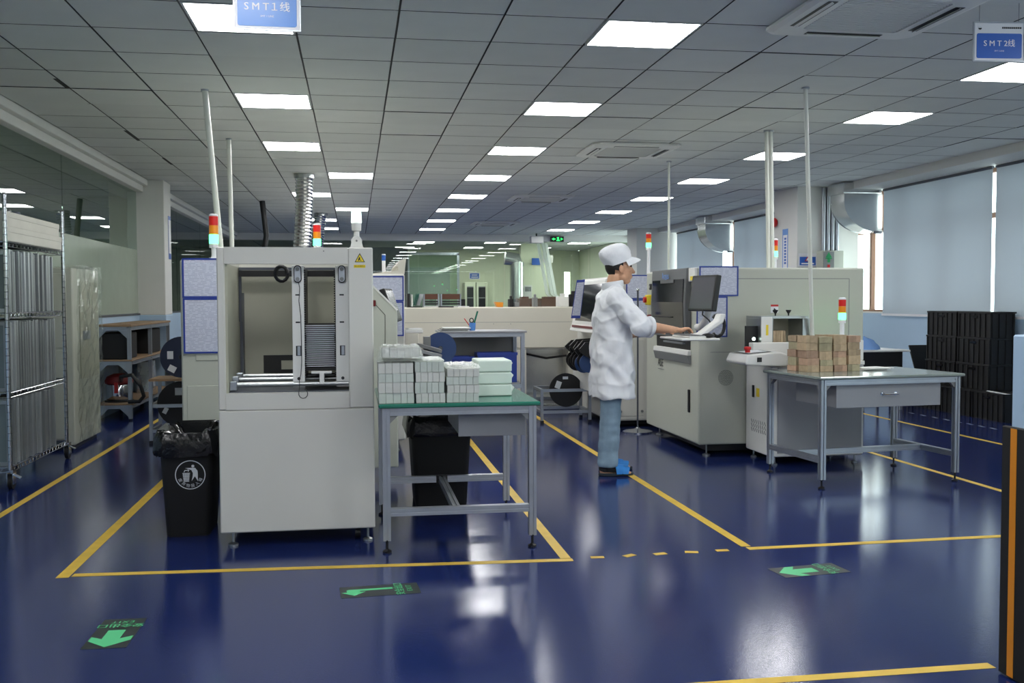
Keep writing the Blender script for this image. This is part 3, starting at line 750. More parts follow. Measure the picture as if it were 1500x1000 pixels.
part('thin_cable', MB().tube(cab, .0022, 6), 'black', ld, smooth=True)
part('cable_coil', MB().tube([Vector((-.41+.035*math.cos(A), 5.72+.004*q, 1.485+.042*math.sin(A))) for q, A in enumerate([i*math.pi/7 for i in range(22)])], .010, 8), 'black', ld, smooth=True)
for (x, y) in ((LX0+.06, LY+.06), (LX1-.04, LY+.06), (LX0+.06, LYB-.06), (LX1-.04, LYB-.06)): part('levelling_foot', foot(MB(), x, y, .075, .028), 'steel', ld)
part('castor', MB().cyl((LX1-.11, LY+.12, .035), (LX1-.08, LY+.12, .035), .034, 16), 'black', ld)
# warning sticker
wx, wz = onY(527, 377, LY).x, onY(527, 378, LY).z
ws = part('warning_sticker', MB().prism([(wx-.028, wz-.022), (wx, wz+.028), (wx+.028, wz-.022)], 'y', LY-.0012, LY-.0002), 'ink', ld)
part('yellow_field', MB().prism([(wx-.022, wz-.0185), (wx, wz+.020), (wx+.022, wz-.0185)], 'y', LY-.0017, LY-.0013), 'yellow', ws)
part('pictogram', MB().prism([(wx-.010, wz-.014), (wx-.004, wz+.006), (wx+.003, wz+.004), (wx+.001, wz-.006), (wx+.010, wz-.014), (wx+.004, wz-.014), (wx-.001, wz-.009), (wx-.005, wz-.014)], 'y', LY-.0022, LY-.0018), 'ink', ws)
wl = part('yellow_label', MB().box(wx-.032, wx+.030, LY-.0012, LY-.0002, wz-.052, wz-.036), 'yellow', ld)
part('label_lettering', text_mb('当心机械伤人', .0098, (wx-.001, LY-.0012, wz-.044), (1, 0, 0), (0, 0, 1), lift=.0005), 'ink', wl)
part('rivet', MB().cyl((onY(474, 367, LY).x, LY-.002, 1.60), (onY(474, 367, LY).x, LY-.0002, 1.60), .003, 8), 'ink', ld)
# lamp on the loader
lx, ly = .012, 5.75
lp = thing('status_lamp', 'glowing white-green status lamp on a bracket atop the loader', 'signal light', (lx, ly, LZ1))
part('bracket', MB().prism([(lx-.05, LZ1), (lx-.035, LZ1+.02), (lx-.03, LZ1+.04), (lx-.032, LZ1+.055), (lx-.018, LZ1+.075), (lx+.018, LZ1+.075), (lx+.032, LZ1+.055), (lx+.03, LZ1+.04), (lx+.035, LZ1+.02), (lx+.05, LZ1)], 'y', ly-.02, ly+.02), 'plastic_white', lp, .002)
part('bracket_screw', MB().cyl((lx, ly-.024, LZ1+.052), (lx, ly-.0201, LZ1+.052), .006, 10), 'plastic_grey', lp)
part('stem', MB().lathe([(.016, .076), (.016, .105)], (lx, ly, LZ1), 12), 'plastic_white', lp)
part('housing', MB().lathe([(.018, .106), (.026, .112), (.029, .155)], (lx, ly, LZ1), 20), 'plastic_white', lp, smooth=True)
part('lens', MB().lathe([(.029, .1555), (.030, .16), (.026, .235), (.022, .237)], (lx, ly, LZ1), 20), 'lamp_white_on', lp, smooth=True)

# ================================================================ screen printer behind the loader
PY = 7.2
pr = thing('screen_printer', 'grey-green printing machine with sloped hood behind the loader', 'machine', (-.43, PY+.6, 0))
hx = onY(582, 455, PY).x
part('body', MB().box(-1.205, .10, PY, PY+1.25, .10, 1.62), 'machine_green', pr, .01)
hood = [(.101, .12), (hx, .12), (hx, onY(582, 455, PY).z), (onY(545, 418, PY).x, onY(545, 418, PY).z), (.101, onY(545, 416, PY).z)]
part('sloped_hood', MB().prism(hood, 'y', PY-.01, PY+.35), 'machine_green', pr, .01)
part('hood_trim', MB().obox(((hx+.12)/2, PY-.014, (hood[2][1]+hood[3][1])/2+.004), ((hx-.12)/2, 0, (hood[2][1]-hood[3][1])/2), (0, .004, 0), (.004, 0, .004)), 'plastic_white', pr)
def seam(pts, w=.004):
    mb = MB()
    for a, b in zip(pts[:-1], pts[1:]):
        a, b = Vector(a), Vector(b); d = (b-a).normalized(); n = Vector((d.z, 0, -d.x))*w/2
        mb.obox((a+b)/2, (b-a)/2, n, (0, .0006, 0))
    return mb
s0 = onY(551, 447, PY); s1 = onY(564, 461, PY); s2 = onY(564, 520, PY)
part('hood_seam', seam([(s0.x, PY-.0108, s0.z), (s1.x, PY-.0108, s1.z), (s2.x, PY-.0108, s2.z)]), 'ink', pr)
q = onY(548, 444, PY); part('red_switch', MB().box(q.x-.012, q.x+.012, PY-.03, PY-.0102, q.z-.022, q.z+.022), 'red_dark', pr, .004)
a = onY(287, 528, PY); part('panel', MB().box(a.x, -.02, PY-.006, PY-.0005, a.z, 1.58), 'machine_green', pr, .003)
b = onY(274, 565, PY); part('lower_door', MB().box(b.x, -.02, PY-.006, PY-.0005, .16, b.z), 'machine_green', pr, .003)
for x in (-1.1, .2):
    for y in (PY+.12, PY+1.1): part('levelling_foot', foot(MB(), x, y, .09, .03), 'steel', pr)
poster(266.5, 378, 322, 436, Y=PY-.007, label='blue-framed process sheet high on the printer left of the loader')
poster(268, 436.5, 322, 517, Y=PY-.007, label='lower blue-framed process sheet on the printer left of the loader')
tower(onY(313.5, 372, 7.5).x, 7.5, 1.62, 'signal tower lit green with red on top, left of the loader', seg=.066, r=.033, base=.10)
# printer monitor
def monitor(c, wdir, label, w=.36, h=.30, tilt=.10, stand=None):
    """screen centre c, wdir: unit horizontal vector along the screen's width; normal = wdir x up"""
    c = Vector(c); wd = Vector(wdir).normalized(); upv = Vector((0, 0, 1)); n = wd.cross(upv).normalized()
    uu = (upv-n*tilt).normalized(); nn = wd.cross(uu).normalized()
    t = thing('monitor', label, 'monitor', c-upv*h/2, group='flat operator monitors')
    part('case', MB().obox(c-nn*.022, wd*w/2, uu*h/2, nn*.022), 'black', t, .006)
    part('screen', MB().obox(c+nn*.0008, wd*(w/2-.02), uu*(h/2-.018), nn*.0006), 'screen', t)
    if stand: part('arm', MB().tube([c-nn*.04, c-nn*.09-upv*.06, Vector(stand)], .018, 10), 'plastic_white', t, smooth=True)
    return t
mc = onY(576.5, 446, 7.75)
monitor(mc, (.20, .98, 0), 'tilted monitor standing out behind the loader over the white stacks', w=.36, h=.265, tilt=.33, stand=(.30, 7.9, 1.18))

# ---------------------------------------------------------------- second machine of the line
MY = 8.75
mt = thing('placement_machine', 'white placement machine behind the sloped printer hood', 'machine', (-.4, MY+.8, 0))
mx = onY(593, 440, MY).x
part('body', MB().box(-1.2, mx, MY, MY+1.5, .1, onY(575, 401, MY).z), 'machine', mt, .012)
z0 = onY(575, 401, MY).z
part('top_cover', MB().prism([(.10, z0), (mx-.06, z0+.03), (mx-.055, z0+.06), (mx-.07, z0+.075), (mx-.04, z0+.12), (mx+.015, z0+.135), (mx, z0)], 'y', MY+.02, MY+1.4), 'machine_warm', mt)
part('shelf', MB().box(mx+.0005, mx+.16, MY+.02, MY+.20, 1.045, 1.075), 'plastic_white', mt, .004)
part('shelf_drawer', MB().box(mx+.0005, mx+.12, MY+.02, MY+.20, .95, 1.0445), 'machine_warm', mt, .004)
for y in (MY+.1, MY+1.4):
    for x in (-1.1, mx-.08): part('levelling_foot', foot(MB(), x, y, .09, .03), 'steel', mt)
poster(540, 404, 591.5, 441, Y=MY-.001, label='blue-framed sheet high on the machine behind the tilted monitor')
poster(540, 441.5, 591.5, 492, Y=MY-.001, label='lower blue-framed sheet behind the tilted monitor')
q = onY(562, 372, MY+.3)
t = thing('signal_light', 'slim white signal post with blue top on the placement machine', 'signal light', (q.x, MY+.3, z0))
part('post', MB().lathe([(.016, .022), (.016, q.z-z0-.06)], (q.x, MY+.3, z0), 12), 'sign_white', t)
part('blue_lamp', MB().lathe([(.018, q.z-z0-.059), (.018, q.z-z0-.01)], (q.x, MY+.3, z0), 12), 'sign_blue', t)
part('cap', MB().lathe([(.018, q.z-z0-.0095), (.016, q.z-z0)], (q.x, MY+.3, z0), 12), 'sign_white', t)
# papers on the shelf
for k in range(3):
    solo('paper_sheet', MB().obox((mx+.07+.01*k, MY+.10+k*.012, 1.0775+k*.0035), (.06, .012*k, 0), (-.015, .06, 0), (0, 0, .0012)), 'paper', 'loose paper on the machine shelf behind the loader, %s from the front' % ORD[k], 'paper', 'papers on the machine shelf')
# reels in a stand on the left side of this machine
for k, (cx, cz, r, m) in enumerate(((252, 526, .20, 'reel_navy'), (262, 598, .215, 'black'))):
    pass
# long reflow oven further down the line (its ducts rise to the ceiling)
ov = thing('reflow_oven', 'long cream reflow oven hidden behind the loader', 'machine', (-.5, 13.5, 0))
part('body', MB().box(-1.15, .1, 10.7, 19.5, .12, 1.32), 'machine_warm', ov, .02)
part('cover', MB().prism([(-1.1, 1.321), (-1.0, 1.45), (-.1, 1.45), (0, 1.321)], 'y', 10.9, 19.3), 'machine', ov)
for y in (11, 15, 19): part('foot', foot(MB(), -.5, y, .12, .04), 'steel', ov)
def flexduct(p0, p1, r, label, bend=.0):
    t = thing('flexible_duct', label, 'duct', p0, group='silver flexible exhaust ducts'); p0, p1 = Vector(p0), Vector(p1)
    N = int((p1-p0).length/.045); path, rad = [], []
    for k in range(N*2+1):
        u = k/(N*2); p = p0.lerp(p1, u)+Vector((bend*math.sin(math.pi*u), 0, 0)); path.append(p); rad.append(r*(1 if k % 2 else .88))
    part('hose', MB().tube(path, rad, 20), 'galv', t)
    part('ceiling_ring', MB().lathe([(r*1.02, -.05), (r*1.1, -.05), (r*1.1, 0), (r*1.02, 0)], p1, 24), 'steel', t)
flexduct((-.73, 12.9, 1.47), (-.63, 13.1, CEIL-.004), .115, 'large silver ribbed exhaust duct rising behind the loader', .03)
flexduct((-.66, 18.7, 1.47), (-.612, 18.84, CEIL-.004), .115, 'smaller looking silver exhaust duct farther back', -.05)
tower(onY(464.5, 360, 11.2).x, 11.2, 1.452, 'signal tower lit green beside the silver duct', seg=.075, r=.042, base=.46)

# ================================================================ aluminium-frame tables
def alu_table(name, label, loc, rz, W, D, H, top_m, drawer, group=None, edge=None, overhang=.03):
    t = thing(name, label, 'table', loc, rz)
    w, d = W/2-overhang-.02, D/2-overhang-.02; zt = H-.022
    part('table_top', MB().box(-W/2, W/2, -D/2, D/2, zt, H), top_m, t, .006, local=True)
    for sx in (-1, 1):
        for sy in (-1, 1):
            lg = part('leg', bar(MB(), (sx*w, sy*d, .065), (sx*w, sy*d, zt-.001)), 'alu', t, local=True)
            part('levelling_foot', foot(MB(), sx*w, sy*d, .06), 'black', lg, local=True)
            for (dx, dy) in ((-sx, 0), (0, -sy)):
                part('bracket', MB().prism([(.0205, 0), (.06, 0), (.0205, -.04)] if (dx+dy) > 0 else [(-.0205, 0), (-.06, 0), (-.0205, -.04)], 'y' if dx else 'x', -.012, .012).xf(Matrix.Translation((sx*w, sy*d, zt-.0425))), 'plastic_grey', lg, local=True)
    for sy in (-1, 1): part('rail', bar(MB(), (-w+.021, sy*d, zt-.021), (w-.021, sy*d, zt-.021)), 'alu', t, local=True)
    for sx in (-1, 1): part('rail', bar(MB(), (sx*w, -d+.021, zt-.021), (sx*w, d-.021, zt-.021)), 'alu', t, local=True)
    return t, w, d, zt
GT, w, d, zt = alu_table('workbench', 'workbench with green mat top carrying white board stacks', (.545, 5.70, 0), 0, .86, 1.02, .79, 'green_mat', None, overhang=.02)
for sy in (-1, 1): part('stretcher', bar(MB(), (-w+.021, sy*d, .215), (w-.021, sy*d, .215)), 'alu', GT, local=True)
part('cross_stretcher', bar(MB(), (-.02, -d+.021, .215), (-.02, d-.021, .215)), 'alu', GT, local=True)
part('stretcher_joint', MB().box(-.055, .015, d-.028, d-.021, .19, .24), 'black', GT, local=True)
dr = part('drawer', MB().box(.005, w-.025, -d+.09, d-.20, .60, .7255), 'grey_sheet', GT, .004, local=True)
part('drawer_front', MB().box(.0, w-.0225, -d+.082, -d+.0895, .595, .727), 'grey_sheet', GT, .002, local=True)

# white circuit-board bundles on the green bench
BZ = .7905
def bundle(x0, x1, y0, y1, z0, z1, m, label, group, cuts):
    """one strapped bundle of board panels: blocks of board edges with joints between them"""
    t = thing('board_bundle', label, 'board bundle', ((x0+x1)/2, (y0+y1)/2, z0), group=group)
    me_cache = None; u = 0
    prev = 0
    for c in list(cuts)+[1]:
        a, b = x0+(x1-x0)*prev, x0+(x1-x0)*c
        dz = random.uniform(0, .0015); dy = random.uniform(0, .004)
        mb = MB(); n = max(2, int((z1-z0)/.0075)); h = (z1-z0-dz)/n
        mb.box(a+.0009, b-.0009, y0+dy+.0012, y1, z0, z1-dz)
        for k in range(n): mb.box(a+.0008, b-.0008, y0+dy, y0+dy+.01, z0+k*h+.0004, z0+(k+1)*h-.0004)
        part('board_block', mb, m, t); prev = c
    return t
posn = {0: 'bottom', 1: 'second', 2: 'third', 3: 'fourth', 4: 'fifth', 5: 'sixth'}
random.seed(11)
for s, (x0, x1, top, n, nm) in enumerate(((.120, .305, 1.003, 4, 'leftmost'), (.311, .468, 1.008, 4, 'second'), (.478, .652, .968, 4, 'third'))):
    base_cuts = [random.uniform(-.03, .03)+c for c in (.2, .4, .6, .8)]; hs = [random.uniform(.8, 1.25) for _ in range(n)]; tot = sum(hs); z = BZ
    for k in range(n):
        h = (top-BZ)*hs[k]/tot; j = random.uniform(-.004, .003); jy = random.uniform(-.004, .006)
        bundle(x0+j, x1+j-.002, 5.225+jy, 5.56+jy, z+.0004, z+h-.0004, 'pcb_edge' if (k+s) % 2 else 'pcb_edge_green', '%s bundle up in the %s white board stack on the green bench' % (posn[k].capitalize(), nm), 'white board stacks on the green bench', sorted(random.uniform(-.006, .006)+c for c in base_cuts))
        z += h
for k in range(3):
    z = BZ+.0005+k*.068
    t = thing('foam_block', '%s foam-wrapped white block in the stack at the bench right end' % ('bottom', 'middle', 'top')[k], 'package', (.77, 5.66, z), group='foam-wrapped blocks on the green bench')
    part('block', MB().box(.668+.004*k, .872, 5.52, 5.80, z, z+.066), 'foam', t, .008, seg=2)
    part('wrap_edge', MB().obox((.882, 5.60+.03*k, z+.035), (.008, 0, .012), (0, .05, .004), (.001, 0, .002)), 'clear_film', t)
# bubble wrap over the stacks
def wrap(x0, x1, y0, y1, z0, z1, label, seed, inner=None):
    random.seed(seed); t = thing('wrapped_package', label, 'package', ((x0+x1)/2, (y0+y1)/2, z0), group='film-wrapped boards on the stacks')
    if inner:
        for k in range(inner):
            a = x0+.02+(x1-x0-.04)*k/inner; b = x0+.02+(x1-x0-.04)*(k+1)/inner
            part('board_block', MB().box(a+.001, b-.001, y0+.03, y1-.03, z0+.006, z1-.012), 'pcb_edge', t, .001)
    nx, ny = 18, 10; mb = MB(); G = {}
    def P(i, j):
        x = x0+(x1-x0)*i/nx; y = y0+(y1-y0)*j/ny; e = min(i, nx-i, j, ny-j)
        z = z0+.003 if e == 0 else (z1-.004 if e >= 2 else (z0+z1)/2+.25*(z1-z0))
        r = .004 if e == 0 else .005
        return (x+random.uniform(-r, r), y+random.uniform(-r, r), max(z0+.001, z+random.uniform(-.5, .6)*min(.008, (z1-z0)*.3)))
    mb.add([P(i, j) for j in range(ny+1) for i in range(nx+1)], [(j*(nx+1)+i, j*(nx+1)+i+1, (j+1)*(nx+1)+i+1, (j+1)*(nx+1)+i) for j in range(ny) for i in range(nx)])
    part('clear_wrap', mb, 'bubble', t, smooth=True)
wrap(.105, .47, 5.215, 5.58, 1.0095, 1.022, 'flat clear wrap lying over the two left white stacks', 3)
wrap(.118, .355, 5.23, 5.52, 1.024, 1.095, 'film-wrapped board pack on top of the left white stacks', 4, 5)
wrap(.474, .66, 5.225, 5.57, .9695, .992, 'flat clear wrap on the third white board stack', 5)

# ================================================================ waste bins
def bin_(x0, x1, y0, y1, h, label, sym, seed, taper=.035, wrapk=1.):
    random.seed(seed); t = thing('waste_bin', label, 'bin', ((x0+x1)/2, (y0+y1)/2, 0), group='black waste bins')
    def rr(xa, xb, ya, yb, z, r=.04, n=4):
        out = []
        for (cx, cy, a0) in ((xb-r, yb-r, 0), (xa+r, yb-r, 1), (xa+r, ya+r, 2), (xb-r, ya+r, 3)):
            for k in range(n+1):
                A = (a0+k/n)*math.pi/2; out.append((cx+r*math.cos(A), cy+r*math.sin(A), z))
        return out
    e = taper
    part('body', MB().rings([rr(x0, x1, y0, y1, .0, .03), rr(x0-.002, x1+.002, y0-.002, y1+.002, .01, .03), rr(x0-e, x1+e, y0-e*.6, y1+e*.6, h, .04), rr(x0-e+.01, x1+e-.01, y0-e*.6+.01, y1+e*.6-.01, h-.0, .04), rr(x0+.01, x1-.01, y0+.01, y1-.01, .02, .03)]), 'black_matt', t, smooth=True)
    part('rim', MB().rings([rr(x0-e-.018, x1+e+.018, y0-e*.6-.018, y1+e*.6+.018, h-.05, .05), rr(x0-e-.02, x1+e+.02, y0-e*.6-.02, y1+e*.6+.02, h-.004, .05), rr(x0-e+.0, x1+e-.0, y0-e*.6, y1+e*.6, h+.004, .05)], False), 'black', t, smooth=True)
    R = []
    for (o_, z, am) in ((.024, h-.10, .012), (.03, h-.07, .012), (.028, h-.035, .010), (.026, h, .008), (.012, h+.035, .018), (-.02, h+.03, .022), (-.06, h-.03, .02), (-.10, h-.10, .02)):
        ring = rr(x0-e-o_, x1+e+o_, y0-e*.6-o_, y1+e*.6+o_, z, .06, 8)
        R.append([Vector(p)+Vector((random.uniform(-am, am)*.4, random.uniform(-am, am)*.4, random.uniform(-am, am))) for p in ring])
    part('bin_bag', MB().rings(R, False), 'bag_black', t, smooth=True)
    if sym:
        cx, cz, r = sym
        yf = lambda z: y0-e*.6*max(0, (z-.01))/(h-.01)-.003
        fix = lambda mb: MB().add([(p.x, yf(p.z)-.0008-(y0-p.y), p.z) for p in mb.v], mb.f)
        ring = MB(); n = 40
        ring.add([(cx+rad*math.cos(2*math.pi*k/n), y0, cz+rad*math.sin(2*math.pi*k/n)) for rad in (r, r*.94) for k in range(n)], [(k, (k+1) % n, n+(k+1) % n, n+k) for k in range(n)])
        sy = part('emblem_ring', fix(ring), 'label_white', t)
        S = r/385.; f = lambda pts: [(cx+(x-505)*S, cz-(y-505)*S) for x, y in pts]
        em = MB()
        em.add([(a, y0, b) for a, b in f([(375,320),(540,318),(630,320),(690,400),(695,470),(695,680),(622,545),(535,670),(560,560),(572,460),(540,385),(490,360)])], [list(range(12))])
        em.add([(a, y0, b) for a, b in f([(575+38*math.cos(k*math.pi/8), 275+38*math.sin(k*math.pi/8)) for k in range(16)])], [list(range(16))])
        em.add([(a, y0, b) for a, b in f([(340,430),(365,372),(430,372),(460,355),(485,385),(455,425),(445,415),(462,385),(430,395),(380,395),(352,435)])], [list(range(11))])
        part('emblem_figure', fix(em), 'label_white', t)
        bk = MB(); rows = 6
        for q in range(7):
            xa, xb = 318+q*(486-318)/6.6, 318+q*(486-318)/6.6+14; ya, yb = 450, 675
            sh = lambda x, y: 405+(x-405)*(1-.28*(y-450)/225)
            bk.add([(a, y0, b) for a, b in f([(sh(xa, ya), ya), (sh(xb, ya), ya), (sh(xb, yb), yb), (sh(xa, yb), yb)])], [(0, 1, 2, 3)])
        for q in range(6):
            y = 452+q*43; hw = 98*(1-.28*(y-450)/225)
            bk.add([(a, y0-.0004, b) for a, b in f([(405-hw, y), (405+hw, y), (405+hw, y+16), (405-hw, y+16)])], [(0, 1, 2, 3)])
        part('emblem_basket', fix(bk), 'label_white', t)
        tx = MB()
        for ch, A in zip('废弃物投入箱', (-152, -126.5, -102, -78, -53.5, -28)):
            A = math.radians(A); px, pz = cx+r*.76*math.cos(A), cz+r*.76*math.sin(A)
            ud = Vector((-math.cos(A), 0, -math.sin(A))); xd = Vector((-math.sin(A), 0, math.cos(A)))
            q = text_mb(ch, r*.26, (px, y0, pz), xd, ud, lift=0); tx.add(q.v, q.f)
        part('emblem_lettering', fix(tx), 'label_white', t)
    return t
bin_(-1.065, -.832, 5.78, 6.15, .565, 'black waste bin with white litter emblem left of the loader', (onY(279, 695, 5.77).x, onY(279, 695, 5.77).z, .083), 21)
bin_(.375, .70, 6.32, 6.72, .56, 'black waste bin lined with a bag behind the green bench', None, 22)
# ================================================================ stencil printer of the second line (operator side faces the aisle)
AX0, AX1, AY0, AY1, AZ0, AZ1 = 2.86, 4.35, 8.0, 9.52, .10, onY(1150, 392, 8.0).z
ap = thing('stencil_printer', 'large cream printing machine with dark hood that the worker operates', 'machine', ((AX0+AX1)/2, (AY0+AY1)/2, 0))
part('body', MB().box(AX0, AX1, AY0, AY1, AZ0, AZ1), 'machine_green', ap, .015, seg=2)
part('plinth', MB().box(AX0+.12, AX1-.1, AY0+.12, AY1-.1, .03, AZ0-.001), 'black', ap)
for x in (AX0+.1, AX1-.1):
    for y in (AY0+.08, AY1-.12): part('levelling_foot', foot(MB(), x, y, .095, .035), 'steel', ap)
hy0, hy1 = onX(1013, 440, AX0).y, onX(962, 440, AX0).y          # hood, near and far end
zt_, zb_ = AZ1+.005, onX(985, 492, AX0).z
hd = part('hood', MB().prism([(AX0-.001, zb_), (AX0-.05, zb_), (AX0-.06, zb_+.3), (AX0-.045, zt_), (AX0-.001, zt_)], 'y', hy0, hy1), 'hood_grey', ap, .006)
part('hood_window', MB().prism([(AX0-.0515, zb_+.035), (AX0-.0555, zb_+.03), (AX0-.0655, zb_+.31), (AX0-.0565, zt_-.095), (AX0-.051, zt_-.095)], 'y', hy0+.05, hy1-.05), 'screen_glass', hd)
part('hood_window_edge', MB().box(AX0-.066, AX0-.050, hy0+.30, hy1-.32, zt_-.125, zt_-.094), 'hood_grey', hd)
part('hood_grip', MB().box(AX0-.075, AX0-.060, hy0+.35, hy1-.12, zb_+.17, zb_+.18), 'black', hd)
cy_ = (hy0+hy1)/2
part('hood_lettering', text_mb('Argus', .085, (AX0-.0535, cy_+.03, zt_-.06), (0, -1, 0), (-.08, 0, 1), lift=.012, bold=.02), 'sign_blue_pale', hd)
part('white_corner', MB().box(AX0-.03, AX0-.0005, AY0+.02, hy0-.004, zt_-.12, zt_-.004), 'plastic_white', ap, .004)
part('yellow_label', MB().box(AX0-.0315, AX0-.0302, AY0+.06, hy0-.05, zt_-.11, zt_-.075), 'yellow', ap)
part('board_slot', MB().box(AX0-.004, AX0-.0005, hy0+.02, hy1-.02, onX(985, 513, AX0).z, zb_-.004), 'black', ap)
part('slot_rail', MB().box(AX0-.03, AX0-.0041, hy0+.15, hy1-.3, zb_-.06, zb_-.045), 'alu', ap)
part('silver_strip', MB().prism([(AX0-.0005, zb_-.15), (AX0-.035, zb_-.15), (AX0-.03, zb_-.11), (AX0-.0005, zb_-.105)], 'y', hy0, hy1), 'plastic_white', ap, .003)
part('grey_strip', MB().prism([(AX0-.0005, zb_-.225), (AX0-.015, zb_-.225), (AX0-.034, zb_-.152), (AX0-.0005, zb_-.152)], 'y', hy0, hy1), 'plastic_grey', ap, .003)
part('lettering', text_mb('ASE', .105, (AX0, onX(968, 531, AX0).y, onX(968, 531, AX0).z), (0, -1, 0), (0, 0, 1), lift=.002, bold=.012), 'ink', ap)
part('small_lettering_line', MB().box(AX0-.002, AX0-.0005, onX(973, 540, AX0).y, onX(964, 540, AX0).y, onX(968, 540.5, AX0).z, onX(968, 539.5, AX0).z), 'plastic_grey', ap)
p = onX(1010, 587, AX0); part('door_latch', MB().box(AX0-.012, AX0-.0005, p.y-.02, p.y+.02, p.z-.10, p.z+.10), 'black', ap, .004)
p = onX(955, 439, AX0); es = part('stop_button_box', MB().box(AX0-.06, AX0-.0005, p.y-.06, p.y+.05, p.z-.05, p.z+.05), 'yellow', ap, .01)
part('stop_button', MB().cyl((AX0-.085, p.y, p.z), (AX0-.0605, p.y, p.z), .028, 16), 'red', es)
p = onX(954.5, 420, AX0); part('key_switch', MB().cyl((AX0-.02, p.y, p.z), (AX0-.0005, p.y, p.z), .03, 16), 'black', ap)
part('key_switch_cap', MB().cyl((AX0-.024, p.y, p.z), (AX0-.0201, p.y, p.z), .016, 12), 'chrome', ap)
p = onX(956, 468, AX0); part('red_valve', MB().box(AX0-.05, AX0-.0005, p.y-.03, p.y+.03, p.z-.04, p.z+.05), 'red_dark', ap, .006)
# front-face panel joints and vent
fs = lambda px, py: onY(px, py, AY0)
a, b, c = fs(1078, 408), fs(1244, 408), fs(1244, 556)
part('panel_joint', seam([(a.x, AY0-.0006, a.z), (b.x, AY0-.0006, a.z), (b.x, AY0-.0006, c.z)], .006), 'plastic_grey', ap)
a, b = fs(1024, 516), fs(1096, 516); part('panel_joint', seam([(a.x+.1, AY0-.0006, a.z), (b.x, AY0-.0006, a.z)], .004), 'plastic_grey', ap)
vc = fs(1063, 553); vent = MB()
for r in range(0, 7):
    for k in range(max(1, r*6)):
        A = 2*math.pi*k/max(1, r*6); vent.cyl((vc.x+r*.0105*math.cos(A), AY0-.0014, vc.z+r*.0105*math.sin(A)), (vc.x+r*.0105*math.cos(A), AY0-.0002, vc.z+r*.0105*math.sin(A)), .0034, 6)
part('vent_holes', vent, 'ink', ap)['kind'] = 'stuff'
poster(1024, 389.5, 1081, 433.5, Y=AY0-.001, label='upper blue-framed sheet on the printing machine above the monitor')
poster(1020, 434, 1065, 493.5, Y=AY0-.001, label='lower blue-framed sheet on the printing machine behind the monitor')
a, b = fs(1129, 446), fs(1140, 456)
st = part('warning_sticker', MB().box(a.x, b.x, AY0-.0014, AY0-.0002, b.z-.012, a.z), 'sign_white', ap)
part('red_band', MB().box(a.x, b.x, AY0-.002, AY0-.0015, a.z-.016, a.z), 'red', st)
part('pictogram', MB().prism([(a.x+.018, b.z-.005), (a.x+.03, b.z+.03), (a.x+.052, b.z+.012), (a.x+.04, b.z-.006)], 'y', AY0-.002, AY0-.0015), 'ink', st)
tower(onY(1135, 380, 9.2).x, 9.2, AZ1, 'signal tower lit green on top of the worker\'s machine', seg=.052, r=.028, base=.12)
# monitor, arm and keyboard tray
mon = monitor((2.765, 7.66, 1.385), (.19, -.98, 0), 'flat monitor on an arm facing the worker', w=.38, h=.29, tilt=.16)
arm = thing('operator_console', 'white swing arm with keyboard tray at the corner of the machine', 'console', (2.62, 7.5, 1.0))
part('post', MB().tube([(2.84, 7.985, 1.10), (2.84, 7.9, 1.10), (2.84, 7.78, 1.16), (2.855, 7.70, 1.30)], [.03, .03, .028, .022], 10), 'plastic_white', arm, smooth=True)
part('bracket', MB().box(2.837, 2.868, 7.58, 7.74, 1.27, 1.42), 'plastic_grey', arm, .01)
part('swing_arm', MB().prism([(2.575, 1.046), (2.66, 1.046), (2.82, 1.15), (2.84, 1.22), (2.80, 1.22), (2.78, 1.17), (2.64, 1.070), (2.575, 1.062)], 'y', 7.33, 7.45), 'plastic_white', arm, .008)
part('tray', MB().box(2.36, 2.66, 6.98, 7.50, 1.028, 1.045), 'plastic_white', arm, .006)
part('grab_ring', MB().tube([(2.875+.0, 7.50+.02*math.sin(A), 1.125+.085*math.sin(A)) if False else (2.83+.055*math.cos(A), 7.48, 1.125+.085*math.sin(A)) for A in [math.pi*(-.75+1.5*k/14) for k in range(15)]], .014, 8), 'black', arm, smooth=True)
part('cable', MB().tube([(2.76, 7.62, 1.26), (2.74, 7.58, 1.21), (2.77, 7.52, 1.17), (2.80, 7.5, 1.12), (2.82, 7.6, 1.10)], .006, 6), 'black', arm, smooth=True)
kb = thing('keyboard', 'white keyboard under the worker\'s hand', 'keyboard', (2.51, 7.2, 1.046))
part('case', MB().box(2.43, 2.56, 7.0, 7.40, 1.0455, 1.060), 'plastic_white', kb, .003)
ky = MB()
for r in range(5):
    for c in range(15): ky.box(2.437+r*.024, 2.457+r*.024, 7.012+c*.0252, 7.034+c*.0252, 1.0603, 1.067)
part('keys', ky, 'plastic_grey', kb)['kind'] = 'stuff'
solo('mouse', MB().ell((2.60, 7.07, 1.063), (.05, .028, .017)), 'black', 'black mouse on the keyboard tray', 'mouse', smooth=True)

# ---------------------------------------------------------------- small transfer unit in front of it
UX0, UX1, UY0, UY1 = 3.27, 4.06, 7.45, 7.97
un = thing('transfer_unit', 'small white transfer unit with open tunnel behind the brown stacks', 'machine', ((UX0+UX1)/2, 7.7, 0))
part('cabinet', MB().box(UX0, UX1, UY0, UY1, .07, .80), 'plastic_white', un, .008)
part('front_panel', MB().box(UX0+.05, UX1-.02, UY0-.006, UY0-.0005, .10, .79), 'grey_sheet', un, .003)
vs = MB()
for r in range(3):
    for k in range(7): vs.obox((UX0-.001, UY0+.12+k*.045, .25+r*.035), (.001, 0, 0), (0, .012, .014), (0, .003, -.003))
part('vent_slots', vs, 'plastic_grey', un)['kind'] = 'stuff'
part('latch', MB().box(UX0-.012, UX0-.0005, UY0+.34, UY0+.37, .52, .62), 'black', un, .003)
part('side_label', MB().box(UX0-.002, UX0-.0005, UY0+.24, UY0+.30, .53, .60), 'yellow', un)
